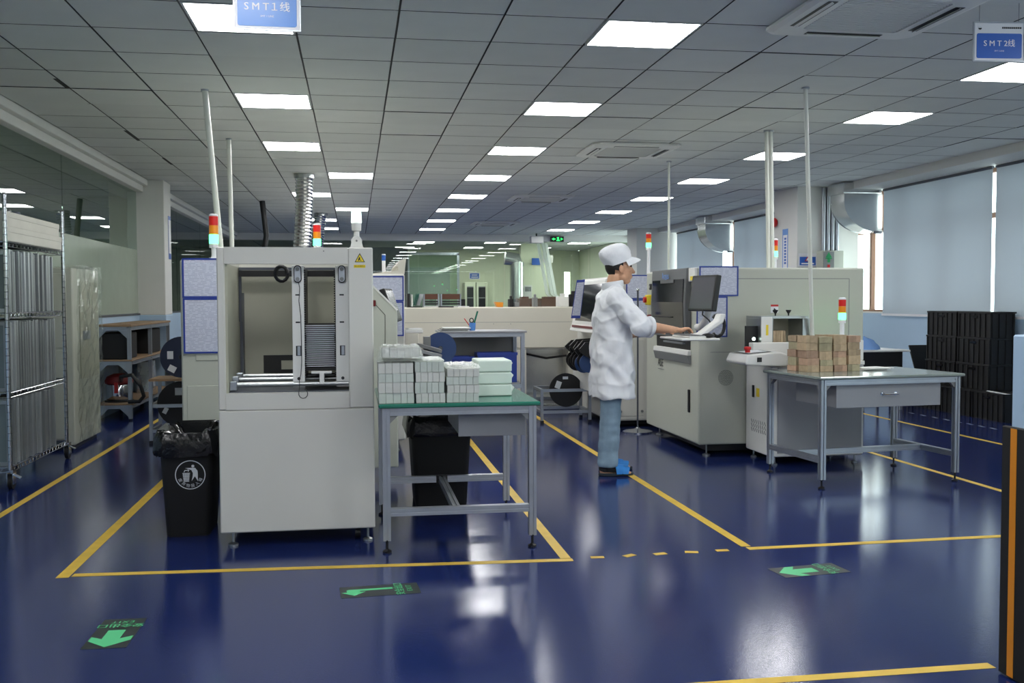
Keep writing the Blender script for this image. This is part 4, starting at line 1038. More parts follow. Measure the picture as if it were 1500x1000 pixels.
for x in (UX0+.05, UX1-.05):
    for y in (UY0+.05, UY1-.05): part('levelling_foot', foot(MB(), x, y, .065, .025), 'steel', un)
part('deck', MB().box(UX0-.02, UX1, UY0-.01, UY1, .801, .835), 'plastic_white', un, .004)
pd = part('control_pad', MB().prism([(2.95, .845), (2.96, .825), (3.30, .812), (3.30, .905), (3.24, .925), (2.98, .905)], 'y', 7.22, 7.62), 'plastic_white', un, .012, seg=2)
part('pad_plate', MB().obox((3.09, 7.42, .9187), (.10, 0, .0077), (0, .14, 0), (0, 0, .0012)), 'hood_grey', pd)
part('pad_inlay', MB().obox((3.09, 7.42, .9203), (.075, 0, .0058), (0, .115, 0), (0, 0, .0012)), 'label_white', pd)
part('stop_button', MB().lathe([(.02, 0), (.02, .02), (.028, .024), (.028, .042), (.015, .048)], (3.03, 7.36, .916), 16), 'red', pd, smooth=True)
part('switch', MB().box(3.05, 3.085, 7.212, 7.219, .85, .885), 'ink', pd)
part('black_panel', MB().box(3.14, 3.27, 7.66, 7.69, .92, 1.115), 'black', un)
part('round_button', MB().cyl((3.205, 7.655, 1.01), (3.205, 7.6595, 1.01), .014, 14), 'lamp_white_on', un)
tn = part('tunnel', MB().box(3.24, 3.345, 7.60, 7.62, .95, 1.195).box(3.24, 3.66, 7.621, 7.90, 1.175, 1.195).box(3.24, 3.262, 7.621, 7.90, .95, 1.174).box(3.60, 3.66, 7.60, 7.90, .95, 1.174), 'steel', un)
part('tunnel_front', MB().box(3.243, 3.335, 7.594, 7.5999, .95, 1.19), 'plastic_white', tn)
part('tunnel_label', MB().box(3.282, 3.302, 7.592, 7.5938, 1.04, 1.125), 'yellow', tn)
part('tunnel_inside', MB().box(3.345, 3.60, 7.87, 7.90, .95, 1.174), 'machine_inner', tn)
for x in (3.43, 3.545): part('knob', MB().lathe([(.006, 0), (.006, .015), (.022, .04), (.022, .048)], (x, 7.75, 1.196), 12), 'black', tn)
part('low_guard', MB().box(3.13, 3.56, 7.50, 7.58, .845, .985), 'plastic_white', un, .005)
part('end_block', MB().box(3.86, UX1, 7.46, 7.90, .836, 1.0), 'plastic_white', un, .006)
part('end_handle', MB().tube([(3.76, 7.44, .925), (3.76, 7.42, .925), (3.95, 7.42, .925), (3.95, 7.455, .925)], .009, 8), 'chrome', un, smooth=True)
t = tower(4.005, 7.72, 1.001, 'signal tower lit green on the transfer unit near the crates', seg=.055, r=.03, base=.13)

# ---------------------------------------------------------------- steel-topped table
RT_, w, d, zt = alu_table('work_table', 'aluminium frame table with steel top and one drawer at the right', (3.735, 6.90, 0), math.radians(6), 1.19, .80, .79, 'table_steel', None, overhang=.025)
for sx in (-1, 1): part('stretcher', bar(MB(), (sx*w, -d+.021, .20), (sx*w, d-.021, .20)), 'alu', RT_, local=True)
part('cross_stretcher', bar(MB(), (-w+.021, .02, .20), (w-.021, .02, .20)), 'alu', RT_, local=True)
part('drawer', MB().box(-.42, .43, -d+.03, d-.15, .565, .7255), 'grey_sheet', RT_, local=True)
df = part('drawer_front', MB().box(-.425, .435, -d+.022, -d+.0295, .560, .7257), 'grey_sheet', RT_, .002, local=True)
part('handle', MB().tube([(-.055, -d+.0215, .655), (-.055, -d-.012, .655), (.055, -d-.012, .655), (.055, -d+.0215, .655)], .006, 8).lathe([(.014, 0), (.014, .004)], (-.055, -d+.0215, .655), 12, 'y').lathe([(.014, 0), (.014, .004)], (.055, -d+.0215, .655), 12, 'y'), 'chrome', df, smooth=True, local=True)
# brown board bundles
random.seed(5)
RM = Matrix.Translation((3.735, 6.90, .7905)) @ Matrix.Rotation(math.radians(6), 4, 'Z')
xc = [-.445, -.335, -.215, -.095, .02]
cnames = ['left', 'second', 'third', 'right']
for row, (ya, yb, rn) in enumerate(((.035, .165, 'front'), (.172, .30, 'back'))):
    for c in range(4):
        top = (.272, .262, .275, .268)[c]-row*.004; n = 5; hs = [random.uniform(.75, 1.3) for _ in range(n)]; z = 0.
        for k in range(n):
            h = top*hs[k]/sum(hs); jx, jy = random.uniform(-.005, .005), random.uniform(-.012, .004)
            c0 = RM @ Vector(((xc[c]+xc[c+1])/2+jx, (ya+yb)/2+jy, z+.0003))
            t = thing('board_bundle', '%s brown board bundle up in the %s column of the %s row' % (posn[k].capitalize(), cnames[c], rn), 'board bundle', c0, math.radians(6)+random.uniform(-.03, .03), 'brown board bundles on the steel-topped table')
            wx, wy = (xc[c+1]-xc[c])/2-.006, (yb-ya)/2-.003; cut = random.choice((-.3, .0, .25)); m_ = random.choice(('board_tan', 'board_tan', 'board_olive', 'board_pink'))
            for (u0, u1) in ((-1, cut), (cut, 1)):
                nn = max(2, int(h/.012)); mb = MB().box(u0*wx+.001, u1*wx-.001, -wy+.002, wy, 0, h-.0022)
                for q in range(nn): mb.box(u0*wx+.0005, u1*wx-.0005, -wy, -wy+.01, h*q/nn+.0008, h*(q+1)/nn-.0012)
                part('board_block', mb, m_, t, local=True)
            z += h
# small pack waiting in the tunnel
t = thing('board_bundle', 'upright brown boards standing inside the tunnel mouth', 'board bundle', (3.42, 7.75, .96), group='boards in the tunnel')
for k in range(5): part('board_block', MB().box(3.365+k*.022, 3.384+k*.022, 7.64, 7.86, .95, 1.075), 'board_tan', t)
for k in range(3):
    c0 = RM @ Vector((.16+.02*k, .16-.012*k, .001+k*.0055)); dx = RM.to_3x3() @ Vector((.12, .012*k, 0)); dy = RM.to_3x3() @ Vector((-.01*k, .085, 0))
    solo('paper_sheet', MB().obox(c0+Vector((0, 0, .0025)), dx, dy, (0, 0, .0024)), 'paper', '%s sheet of the white paper pile on the steel-topped table' % ('bottom', 'middle', 'top')[k], 'paper', 'papers on the steel-topped table')

# ---------------------------------------------------------------- white placement machine beyond the worker
WY0, WX0 = 9.98, 2.60
wz = onY(905, 405, WY0).z
wm = thing('placement_machine', 'white placement machine with dark slanted window behind the worker', 'machine', (3.1, 10.7, 0))
part('body', MB().box(WX0, 3.7, WY0, 11.5, .07, wz), 'machine', wm, .02, seg=2)
wh0, wh1 = onX(893, 440, WX0).y, onX(857, 440, WX0).y
hb = [(WX0-.0005, .98), (WX0-.16, .98), (WX0-.13, 1.06), (WX0-.03, wz-.02), (WX0-.0005, wz-.005)]
sh = part('slanted_hood', MB().prism(hb, 'y', WY0+.03, 11.2), 'plastic_white', wm, .012, seg=2)
fz = lambda z: WX0-.13+(z-1.06)/(wz-.02-1.06)*.10-.002
part('hood_window', MB().prism([(fz(1.10), 1.10), (fz(wz-.07), wz-.07), (fz(wz-.07)+.006, wz-.07), (fz(1.10)+.006, 1.10)], 'y', WY0+.14, 11.05), 'screen_glass', sh)
part('red_strip', MB().box(WX0-.150, WX0-.12, WY0+.10, 11.1, 1.025, 1.05), 'red_dark', sh)
part('lower_door', MB().box(WX0+.06, 2.97, WY0-.006, WY0-.0005, .12, .92), 'machine', wm, .004)
part('kick_plate', MB().box(WX0+.1, 3.6, WY0+.1, 11.4, .02, .069), 'black', wm)
for x in (2.72, 2.95): part('knob', MB().cyl((x, WY0-.02, .17), (x, WY0-.0065, .17), .014, 10), 'plastic_grey', wm)
poster(917, 402.5, 953, 438, Y=WY0-.001, label='upper blue-framed sheet beside the worker\'s face')
poster(920, 438.5, 953, 488, Y=WY0-.001, label='lower blue-framed sheet in front of the worker\'s chest')
t = thing('clipboard', 'pale clipboard with blue edge hanging on the slanted hood', 'clipboard', (2.42, 10.3, 1.1))
a, b, c, e_ = onY(845, 410, 10.45), onY(857, 409, 10.45), onY(850, 466, 10.45), onY(836.5, 466, 10.45)
mbq = MB().add([a, b, c, e_, a+Vector((0,.006,0)), b+Vector((0,.006,0)), c+Vector((0,.006,0)), e_+Vector((0,.006,0))], [(0,1,2,3),(7,6,5,4),(0,4,5,1),(1,5,6,2),(2,6,7,3),(3,7,4,0)])
part('board', mbq, 'blue_frame', t)
g = (a+b+c+e_)/4; sq = lambda p: g+(p-g)*.86+Vector((0, -.0015, 0))
part('sheet', MB().quad(sq(a), sq(b), sq(c), sq(e_)), 'print', t)
fe = thing('feeder_bank', 'black component feeders sticking out under the slanted hood', 'feeder', (2.42, 10.35, .5))
part('carriage', MB().box(2.44, 2.599, 10.02, 11.0, .36, .80), 'plastic_white', fe, .006)
random.seed(9)
for k in range(7):
    y = 10.05+k*.11; z = .84+.02*math.sin(k*2.1)
    part('feeder', MB().prism([(2.30+.02*math.sin(k*3), z-.02), (2.36, z+.05), (2.55, z+.06), (2.598, z+.04), (2.598, z-.10), (2.42, z-.12), (2.34, z-.08)], 'y', y, y+.028), 'black', fe)
    part('feeder_reel', MB().lathe([(.02, -.007), (.10, -.007), (.10, .007), (.02, .007)], (2.41, y+.06, z-.17), 20, 'y'), 'reel_blue' if k in (0, 2) else 'black', fe)
part('air_hose', MB().tube([(2.46, 10.03, .80), (2.41, 10.01, .88), (2.45, 10.02, .95), (2.52, 10.06, .93)], .008, 6), 'black', fe, smooth=True)
tower(onY(950, 390, 11.0).x, 11.0, wz, 'signal tower with red and amber over the worker\'s machine', seg=.05, r=.03, base=.33, on='green')
q = onY(942, 633, 9.62)
t = thing('stanchion', 'thin steel stanchion pole with round chrome base beside the machine', 'stanchion', (2.80, 9.62, 0))
part('base', MB().lathe([(.15, 0), (.15, .012), (.12, .022), (.03, .034), (.012, .05)], (2.80, 9.62, 0), 32), 'chrome', t, smooth=True)
part('pole', MB().cyl((2.80, 9.62, .045), (2.80, 9.62, 1.42), .009, 10), 'alu_dark', t, smooth=True)
part('tip', MB().ell((2.80, 9.62, 1.43), (.016, .016, .02), None, 10, 8), 'chrome', t, smooth=True)

# ---------------------------------------------------------------- low reel stands
def reel_stand(x0, x1, y0, y1, h, label, tier=None):
    t = thing('reel_stand', label, 'stand', ((x0+x1)/2, (y0+y1)/2, 0), group='low aluminium reel stands')
    for x in (x0+.015, x1-.015):
        for y in (y0+.015, y1-.015):
            part('leg', bar(MB(), (x, y, .03), (x, y, tier or h), .015), 'alu', t)
            part('foot', MB().box(x-.018, x+.018, y-.018, y+.018, 0, .029), 'black', t)
    for z in (h-.016, .12):
        for y in (y0+.015, y1-.015): part('rail', bar(MB(), (x0+.031, y, z), (x1-.031, y, z), .015), 'alu', t)
        for x in (x0+.015, x1-.015): part('rail', bar(MB(), (x, y0+.031, z), (x, y1-.031, z), .015), 'alu', t)
    if tier:
        part('upper_shelf', MB().box(x0, x1, y0, y1, tier+.001, tier+.02), 'wood_shelf', t)
    return t
reel_stand(1.97, 2.53, 10.48, 10.95, .37, 'low aluminium stand holding a black reel by the aisle')
p = onY(829, 571, 10.66); reel((p.x, 10.66, p.z), .185, 'black reel standing in the low stand by the aisle', m='black', stickers=((-.09, .06, .06, .08, .35), (-.01, .135, .06, .03, 0)))
reel_stand(-1.91, -1.30, 9.63, 10.1, .37, 'low aluminium stand with reels left of the printer', tier=.585)
p = onY(262, 598, 9.8); reel((p.x+.02, 9.80, .355), .215, 'large black reel low in the stand left of the printer', m='black', stickers=((-.0, .12, .10, .07, 0), (-.14, -.06, .04, .06, .5)))
p = onY(266, 527, 9.8); reel((p.x, 9.80, .607+.195), .195, 'dark navy reel on the upper shelf left of the printer', m='reel_navy', stickers=((-.10, .02, .055, .075, 0), (-.085, -.11, .07, .06, .5)))

# ---------------------------------------------------------------- long white conveyor machine across the aisle end
OY = 12.0
ox0, ox1 = .52, 3.05; oz = onY(700, 450, OY).z
cv = thing('conveyor_machine', 'long low cream machine crossing the end of the aisle', 'machine', (1.8, 12.4, 0))
pa, pb = onY(771, 516, OY), onY(833, 580, OY); zc = pa.z
part('upper_cover', MB().box(ox0, ox1, OY, OY+.9, zc+.05, oz), 'machine_warm', cv, .012)
part('lower_body', MB().box(ox0, 1.0, OY+.005, OY+.88, .12, zc+.049), 'machine_warm', cv)
part('lower_body', MB().box(1.86, pa.x, OY+.005, OY+.88, .12, zc+.049), 'machine_warm', cv)
part('lower_body', MB().box(pb.x, ox1, OY+.005, OY+.88, .12, zc+.049), 'machine_warm', cv)
part('bay_back', MB().box(pa.x, pb.x, OY+.35, OY+.36, .12, zc+.049), 'galv', cv)
part('bay_back', MB().box(1.0, 1.86, OY+.5, OY+.51, .12, zc+.049), 'machine_inner', cv)
part('bay_floor', MB().box(pa.x, pb.x, OY+.01, OY+.34, .10, .135), 'steel', cv)
part('base_rail', MB().box(ox0, ox1, OY+.02, OY+.86, .05, .099), 'plastic_grey', cv)
for x in (.7, 1.8, 2.9): part('foot', foot(MB(), x, OY+.1, .05, .03), 'steel', cv)
part('hose', MB().tube([(pa.x-.12, OY+.12, zc+.02), (pa.x, OY+.12, zc-.02), ((pa.x+pb.x)/2, OY+.1, zc-.08), (pb.x, OY+.12, zc-.05)], .014, 8), 'black', cv, smooth=True)
z = onY(700, 472, OY).z; part('cover_joint', seam([(ox0, OY-.0006, z), (ox1, OY-.0006, z)], .004), 'plastic_grey', cv)
z = onY(700, 512, OY).z; part('cover_joint', seam([(1.86, OY-.0006, z), (ox1, OY-.0006, z)], .006), 'plastic_grey', cv)
a = onY(838, 518, OY); part('side_door', MB().box(a.x+.02, a.x+.32, OY-.004, OY+.0045, .16, a.z), 'machine_warm', cv, .002)
for px in (723, 748, 838): 
    q = onY(px, 473, OY); part('screw', MB().cyl((q.x, OY-.003, q.z-.01), (q.x, OY-.0004, q.z-.01), .005, 8), 'plastic_grey', cv)
# silver curved drum behind: things standing on top
random.seed(2)
def mag_rack(x0, x1, y, label, brown=True):
    t = thing('board_magazine', label, 'board magazine', ((x0+x1)/2, y, oz), group='board magazines on the long machine')
    part('base', MB().box(x0, x1, y-.12, y+.12, oz+.001, oz+.018), 'plastic_white', t, .003)
    part('side_plate', MB().box(x0, x0+.012, y-.11, y+.11, oz+.0185, oz+.165), 'alu', t)
    part('side_plate', MB().box(x1-.012, x1, y-.11, y+.11, oz+.0185, oz+.165), 'alu', t)
    for k in range(2): part('board', MB().box(x0+.013, x1-.013, y-.11, y+.11, oz+.035+k*.028, oz+.052+k*.028), 'black', t)
    part('upper_board', MB().box(x0+.013, x1-.013, y-.10, y-.08, oz+.10, oz+.165), 'wood_brown' if brown else 'black', t)
    part('upper_tray', MB().box(x0+.013, x1-.013, y-.0799, y+.11, oz+.10, oz+.112), 'black', t)
P_ = lambda px: onY(px, 445, OY+.25).x
mag_rack(P_(620), P_(642), OY+.25, 'black and white board magazine on the long machine, left of two')
mag_rack(P_(645), P_(674), OY+.25, 'board magazine with brown front on the long machine, right of two')
t = thing('card_rack', 'small rack of tilted green boards on the long machine', 'rack', (P_(607), OY+.25, oz))
part('base', MB().box(P_(596), P_(618), OY+.15, OY+.36, oz+.001, oz+.012), 'black', t)
part('end_plate', MB().box(P_(596), P_(600), OY+.15, OY+.36, oz+.0125, oz+.17), 'black', t)
part('end_plate', MB().box(P_(602), P_(604), OY+.15, OY+.36, oz+.0125, oz+.16), 'plastic_white', t)
for k in range(6): part('board', MB().obox((P_(607)+k*.016, OY+.25, oz+.095), (.022, 0, .07), (0, .10, 0), (.002, 0, -.0006)), 'green_mat' if k < 3 else 'label_white', t)
solo('control_box', MB().box(P_(675.5), P_(681), OY+.2, OY+.3, oz+.001, oz+.10), 'black_gloss', 'small black box right of the board magazines', 'box', bevel=.004)
solo('parts_bin', MB().prism([(P_(724), oz+.065), (P_(727), oz+.001), (P_(735), oz+.001), (P_(735.5), oz+.06)], 'y', OY+.15, OY+.3), 'orange', 'small orange parts bin on the long machine', 'bin')
for k, (px0, px1, m_, lab) in enumerate(((640, 662, 'black_gloss', 'flat black case lying on the edge of the long machine'), (668, 684, 'paper', 'flat white folder on the edge of the long machine'))):
    solo('flat_case', MB().box(P_(px0), P_(px1), OY+.02, OY+.10, oz+.001, oz+.016), m_, lab, 'case')
for k, (px, h, w_) in enumerate(((752, .10, .05), (829, .13, .14), (845, .16, .10), (760, .06, .06), (788, .12, .05))):
    solo('equipment_box', MB().box(P_(px)-w_/2, P_(px)+w_/2, OY+.4, OY+.55, oz+.001, oz+h).box(P_(px)-w_*.2, P_(px)+w_*.2, OY+.42, OY+.5, oz+h, oz+h+.04), ('black_matt', 'plastic_white', 'black_matt', 'plastic_grey', 'plastic_grey')[k], 'small %s instrument on top of the long machine, %s from the left' % (('black', 'white', 'black', 'grey', 'grey')[k], ORD[(0, 3, 4, 1, 2)[k]]), 'instrument', 'instruments on the long machine', .004)

# ---------------------------------------------------------------- grey tall bench before it
BX0, BX1, BY0, BY1, BH = .86, 1.715, 10.0, 10.55, 1.02
bt = thing('tall_bench', 'tall aluminium bench with grey back panel behind the white stacks', 'bench', ((BX0+BX1)/2, (BY0+BY1)/2, 0))
part('top', MB().box(BX0-.02, BX1+.02, BY0-.02, BY1, BH-.02, BH), 'grey_sheet', bt, .004)
for x in (BX0+.02, BX1-.02):
    for y in (BY0+.02, BY1-.02): part('leg', bar(MB(), (x, y, 0), (x, y, BH-.021)), 'alu', bt)
for y in (BY0+.02, BY1-.02):
    for z in (BH-.042, .45): part('rail', bar(MB(), (BX0+.041, y, z), (BX1-.041, y, z)), 'alu', bt)
part('back_panel', MB().box(BX0+.04, BX1-.04, BY1-.015, BY1-.005, .62, BH-.065), 'plastic_grey', bt)
part('shelf', MB().box(BX0+.04, BX1-.04, BY0+.04, BY1-.04, .471, .485), 'grey_sheet', bt)
def bin2(px0, px1, py0, y, label):
    a, b = onY(px0, py0, y), onY(px1, py0, y)
    t = thing('storage_bin', label, 'storage bin', ((a.x+b.x)/2, y+.15, .486), group='blue bins in the tall bench')
    z1 = a.z; x0, x1 = a.x, b.x
    part('shell', MB().box(x0, x1, y, y+.01, .486, z1).box(x0, x1, y+.29, y+.30, .486, z1).box(x0, x0+.01, y+.0101, y+.2899, .486, z1).box(x1-.01, x1, y+.0101, y+.2899, .486, z1).box(x0+.0101, x1-.0101, y+.0101, y+.2899, .486, .50), 'blue_bin', t)
    part('rim', MB().box(x0-.008, x1+.008, y-.008, y-.0002, z1-.025, z1+.004), 'blue_bin', t)
bin2(662, 694, 523, 10.06, 'dark blue bin at the left inside the tall bench')
bin2(700, 757, 517, 10.08, 'bright blue bin at the right inside the tall bench')
q = onY(692, 470, 10.2)
t = thing('pencil_cup', 'blue and clear cup holding scissors and a green marker', 'cup', (q.x, 10.2, BH))
part('cup', MB().lathe([(.03, .001), (.035, .08), (.032, .08), (.027, .006)], (q.x, 10.2, BH), 16), 'sign_blue_pale', t, smooth=True)
part('marker', MB().cyl((q.x+.005, 10.2, BH+.03), (q.x+.055, 10.2, BH+.20), .009, 8), 'green_mat', t)
part('red_pen', MB().cyl((q.x-.015, 10.2, BH+.03), (q.x-.085, 10.2, BH+.125), .005, 8), 'red', t)
part('scissor_handle', MB().tube([(q.x-.01+.02*math.cos(A), 10.19, BH+.105+.022*math.sin(A)) for A in [i*math.pi/6 for i in range(13)]], .006, 6), 'black', t)
t = thing('tray_stack', 'pile of flat trays and paper on the left end of the tall bench', 'trays', (.98, 10.2, BH))
for k in range(3): part('tray', MB().box(.85+.02*k, 1.13+.015*k, 10.02, 10.36, BH+.001+k*.012, BH+.010+k*.012), 'plastic_grey' if k < 2 else 'paper', t)
# feeder cart with blue reel
fc = thing('feeder_cart', 'small cart with slanted metal feeders behind the board stacks', 'cart', (.75, 9.0, 0))
part('frame', MB().box(.60, 1.0, 9.02, 9.45, .12, .72), 'machine_warm', fc, .006)
for x in (.64, .96):
    for y in (9.08, 9.38): part('castor', MB().cyl((x-.012, y, .06), (x+.012, y, .06), .058, 14), 'black', fc)
for k in range(3):
    a, b = onY(607, 500+k*8, 9.1), onY(646, 511+k*7, 9.1)
    part('feeder', MB().obox(((a.x+b.x)/2, 9.13, (a.z+b.z)/2-.02), ((b.x-a.x)/2, 0, (b.z-a.z)/2), (0, .12, 0), (.003, 0, .016)), 'steel' if k % 2 else 'plastic_grey', fc, .003)
part('feeder_post', MB().box(.62, .68, 9.06, 9.2, .721, 1.0), 'plastic_grey', fc)
q = onY(645, 510, 9.3); reel((q.x, 9.30, q.z), .150, 'large blue reel behind the white board stacks', m='reel_blue', stickers=())
part('reel_axle', MB().cyl((q.x, 9.27, q.z), (q.x, 9.37, q.z), .018, 10).box(q.x-.015, q.x+.015, 9.35, 9.38, .721, q.z+.02), 'alu_dark', fc)
# ================================================================ wire rack with stencil frames (left edge)
RX0, RX1, RY0, RY1 = -2.855, -2.41, 7.44, 8.86
rk = thing('wire_rack', 'chrome wire shelving rack on castors at the left edge', 'rack', ((RX0+RX1)/2, (RY0+RY1)/2, 0))
LEV = [.155, .685, 1.25, 1.755]
for x in (RX0+.015, RX1-.015):
    for y in (RY0+.015, RY1-.015):
        ps = part('post', MB().cyl((x, y, .14), (x, y, 2.085), .0155, 12), 'chrome', rk, smooth=True)
        part('post_cap', MB().lathe([(.017, 0), (.017, .008), (.008, .014)], (x, y, 2.085), 12), 'plastic_grey', ps)
        grooves = MB()
        for k in range(38): grooves.lathe([(.0161, 0), (.0161, .004)], (x, y, .20+k*.05), 10)
        part('post_grooves', grooves, 'alu_dark', ps)['kind'] = 'stuff'
        cs = part('castor', MB().cyl((x-.014, y+.02, .055), (x+.014, y+.02, .055), .054, 18), 'rubber', rk, smooth=True)
        part('castor_fork', MB().box(x-.022, x-.016, y-.02, y+.05, .04, .125).box(x+.016, x+.022, y-.02, y+.05, .04, .125).box(x-.022, x+.022, y-.02, y+.05, .1255, .139), 'chrome', cs)
        part('brake_pedal', MB().obox((x+.05, y-.02, .10), (.03, -.01, -.012), (0, .016, 0), (.002, 0, .004)), 'chrome', cs)
for z in LEV:
    sf = MB()
    for x in (RX0+.015, RX1-.015):
        for dz in (0, -.032): sf.cyl((x, RY0+.015, z+dz), (x, RY1-.015, z+dz), .004, 6)
        n = 34
        for k in range(n):
            y = RY0+.03+(RY1-RY0-.06)*k/(n-1); sf.cyl((x, y, z), (x, y+(.02 if k % 2 else -.02)*(.9), z-.032), .0026, 5)
    for y in (RY0+.015, RY1-.015):
        for dz in (0, -.032): sf.cyl((RX0+.015, y, z+dz), (RX1-.015, y, z+dz), .004, 6)
        for k in range(12):
            x = RX0+.03+(RX1-RX0-.06)*k/11; sf.cyl((x, y, z), (x+(.02 if k % 2 else -.02), y, z-.032), .0026, 5)
    sh_ = part('shelf_frame', sf, 'chrome', rk); sh_['kind'] = 'stuff'
    wr = MB()
    for k in range(44):
        y = RY0+.03+(RY1-RY0-.06)*k/43; wr.cyl((RX0+.016, y, z+.004), (RX1-.016, y, z+.004), .0022, 5)
    part('shelf_wires', wr, 'chrome', sh_)['kind'] = 'stuff'
# stencil frames standing on edge: outer bars plus stretched sheet
random.seed(31)
def stencil_mesh(h, th):
    w = .40; b = .028; mb = MB()
    mb.box(-w/2, w/2, -th/2, th/2, 0, b).box(-w/2, w/2, -th/2, th/2, h-b, h).box(-w/2, -w/2+b, -th/2, th/2, b, h-b).box(w/2-b, w/2, -th/2, th/2, b, h-b)
    me = mesh_from(mb, 'frame', bevel=.002); me.materials.append(MATS['frame_silver'])
    s = mesh_from(MB().box(-w/2+b, w/2-b, -.002, .002, b, h-b), 'stencil_sheet'); s.materials.append(MATS['frame_mesh'])
    return me, s
for lv, (z, h, nm, N) in enumerate(((LEV[0], .47, 'bottom', 27), (LEV[1], .50, 'middle', 29), (LEV[2], .445, 'upper', 27))):
    variants = [stencil_mesh(h*f, th) for f, th in ((1, .030), (.985, .024), (1.01, .034))]
    y = RY0+.055; k = 0
    while y < RY0+1.18 and k < N:
        v = random.randrange(3); th = (.030, .024, .034)[v]
        t = thing('printing_stencil', 'silver framed stencil on edge, %s from the near post on the %s shelf' % (ordinal(k), nm), 'stencil', ((RX0+RX1)/2+random.uniform(-.012, .012), y+th/2, z+.0065), random.uniform(-.01, .01), 'stencil frames on the wire rack')
        for nm2, me in zip(('frame', 'stencil_sheet'), variants[v]):
            o = bpy.data.objects.new(nm2, me); COL.objects.link(o); o.parent = t
        y += th+random.choice((.004, .006, .012, .02)); k += 1
# flat cartons on the top shelf
for k, (x1, zz, h) in enumerate(((-2.42, LEV[3]+.007, .105), (-2.43, LEV[3]+.113, .105))):
    t = thing('flat_carton', '%s long pale carton on top of the wire rack' % ('lower', 'upper')[k], 'carton', (-2.63, 8.1, zz), group='long cartons on the wire rack')
    part('box', MB().box(-2.84, x1, RY0+.04, RY1-.06-.03*k, zz, zz+h), 'carton', t, .004)
    part('lid_band', MB().box(-2.843, x1+.003, RY0+.037, RY1-.057-.03*k, zz+h-.04, zz+h+.001), 'carton', t, .002)
solo('tape_roll', MB().lathe([(.016, 0), (.036, 0), (.036, .03), (.016, .03)], (-2.52, 7.98, LEV[3]+.2215), 18), 'alu_dark', 'small dark roll lying on the top carton of the rack', 'tape roll', smooth=True)

# ---------------------------------------------------------------- film-wrapped cabinet behind the rack
KX0, KX1, KY0, KY1, KH = -2.845, -2.50, 9.38, 10.30, 1.635
cb = thing('steel_cabinet', 'grey-green steel cabinet wrapped in clear film beside the wire rack', 'cabinet', ((KX0+KX1)/2, (KY0+KY1)/2, 0))
part('body', MB().box(KX0, KX1, KY0, KY1, .04, KH), 'machine_green', cb, .008)
part('front_door', MB().box(KX0+.03, KX1-.05, KY0-.01, KY0-.0005, .92, KH-.05), 'machine_green', cb, .004)
part('front_door', MB().box(KX0+.03, KX1-.05, KY0-.01, KY0-.0005, .10, .90), 'machine_green', cb, .004)
part('side_recess', MB().box(KX1+.0005, KX1+.008, KY0+.22, KY1-.06, .62, KH-.12), 'machine_inner', cb, .003)
part('label_plate', MB().box(KX1+.0085, KX1+.012, KY0+.3, KY0+.55, .98, 1.06), 'alu', cb)
part('skid', MB().box(KX0+.03, KX1-.03, KY0+.05, KY1-.05, 0, .039), 'black', cb)
random.seed(13); fm = MB(); ny, nz = 14, 26
def fp(i, j):
    y = KY0+.06+(KY1-KY0-.02)*i/ny; z = .05+(KH-.02)*j/nz
    return (KX1+.022+random.uniform(-.007, .009)+.006*math.sin(j*.9+i*1.3), y, z+random.uniform(-.008, .008))
fm.add([fp(i, j) for j in range(nz+1) for i in range(ny+1)], [(j*(ny+1)+i, j*(ny+1)+i+1, (j+1)*(ny+1)+i+1, (j+1)*(ny+1)+i) for j in range(nz) for i in range(ny)])
part('clear_film', fm, 'film', cb)
f2 = MB(); f2.add([(KX0+(KX1+.02-KX0)*i/8, KY0+.1+(KY1-KY0-.1)*j/6, KH+.012+random.uniform(-.008, .02)) for j in range(7) for i in range(9)], [(j*9+i, j*9+i+1, (j+1)*9+i+1, (j+1)*9+i) for j in range(6) for i in range(8)])
part('clear_film', f2, 'film', cb)

# ---------------------------------------------------------------- shelf bench along the left wall
SX0, SX1, SY0, SY1 = -2.865, -2.475, 11.57, 13.93
sb = thing('shelf_bench', 'aluminium frame bench with wooden shelves under the left window', 'bench', ((SX0+SX1)/2, 12.7, 0))
for y in (SY0+.02, 12.72, SY1-.02):
    for x in (SX0+.02, SX1-.02):
        part('leg', bar(MB(), (x, y, .02), (x, y, 1.03)), 'alu', sb); part('foot', MB().cyl((x, y, 0), (x, y, .019), .022, 10), 'black', sb)
for (z, th) in ((1.051, .025), (.665, .018), (.175, .018)):
    part('shelf', MB().box(SX0, SX1+.012, SY0-.012, SY1, z, z+th), 'wood_shelf', sb, .003)
    for y in (SY0+.02, SY1-.02): part('rail', bar(MB(), (SX0+.041, y, z-.021), (SX1-.041, y, z-.021)), 'alu', sb)
    for x in (SX0+.02, SX1-.02): part('rail', bar(MB(), (x, SY0+.041, z-.021), (x, SY1-.041, z-.021)), 'alu', sb)
    for s in (-1, 1): part('bracket', MB().prism([(0, 0), (.09, 0), (0, -.09)] if s < 0 else [(0, 0), (-.09, 0), (0, -.09)], 'y', SY0+.01, SY0+.03).xf(Matrix.Translation((SX0+.041 if s < 0 else SX1-.041, 0, z-.0425))), 'alu', sb)
solo('storage_box', MB().box(-2.84, -2.53, 11.62, 12.15, .684, .98), 'black_matt', 'black box on the middle shelf of the left bench', 'box', bevel=.01)
solo('storage_box', MB().box(-2.80, -2.52, 12.9, 13.5, .684, .99), 'black_matt', 'second black box farther along the left bench shelf', 'box', bevel=.01)
t = thing('vacuum_cleaner', 'red and steel vacuum cleaner on the bottom shelf of the bench', 'vacuum cleaner', (-2.67, 11.85, .194))
part('tank', MB().lathe([(.13, .0), (.145, .02), (.145, .17), (.13, .19)], (-2.67, 11.85, .21), 24), 'chrome', t, smooth=True)
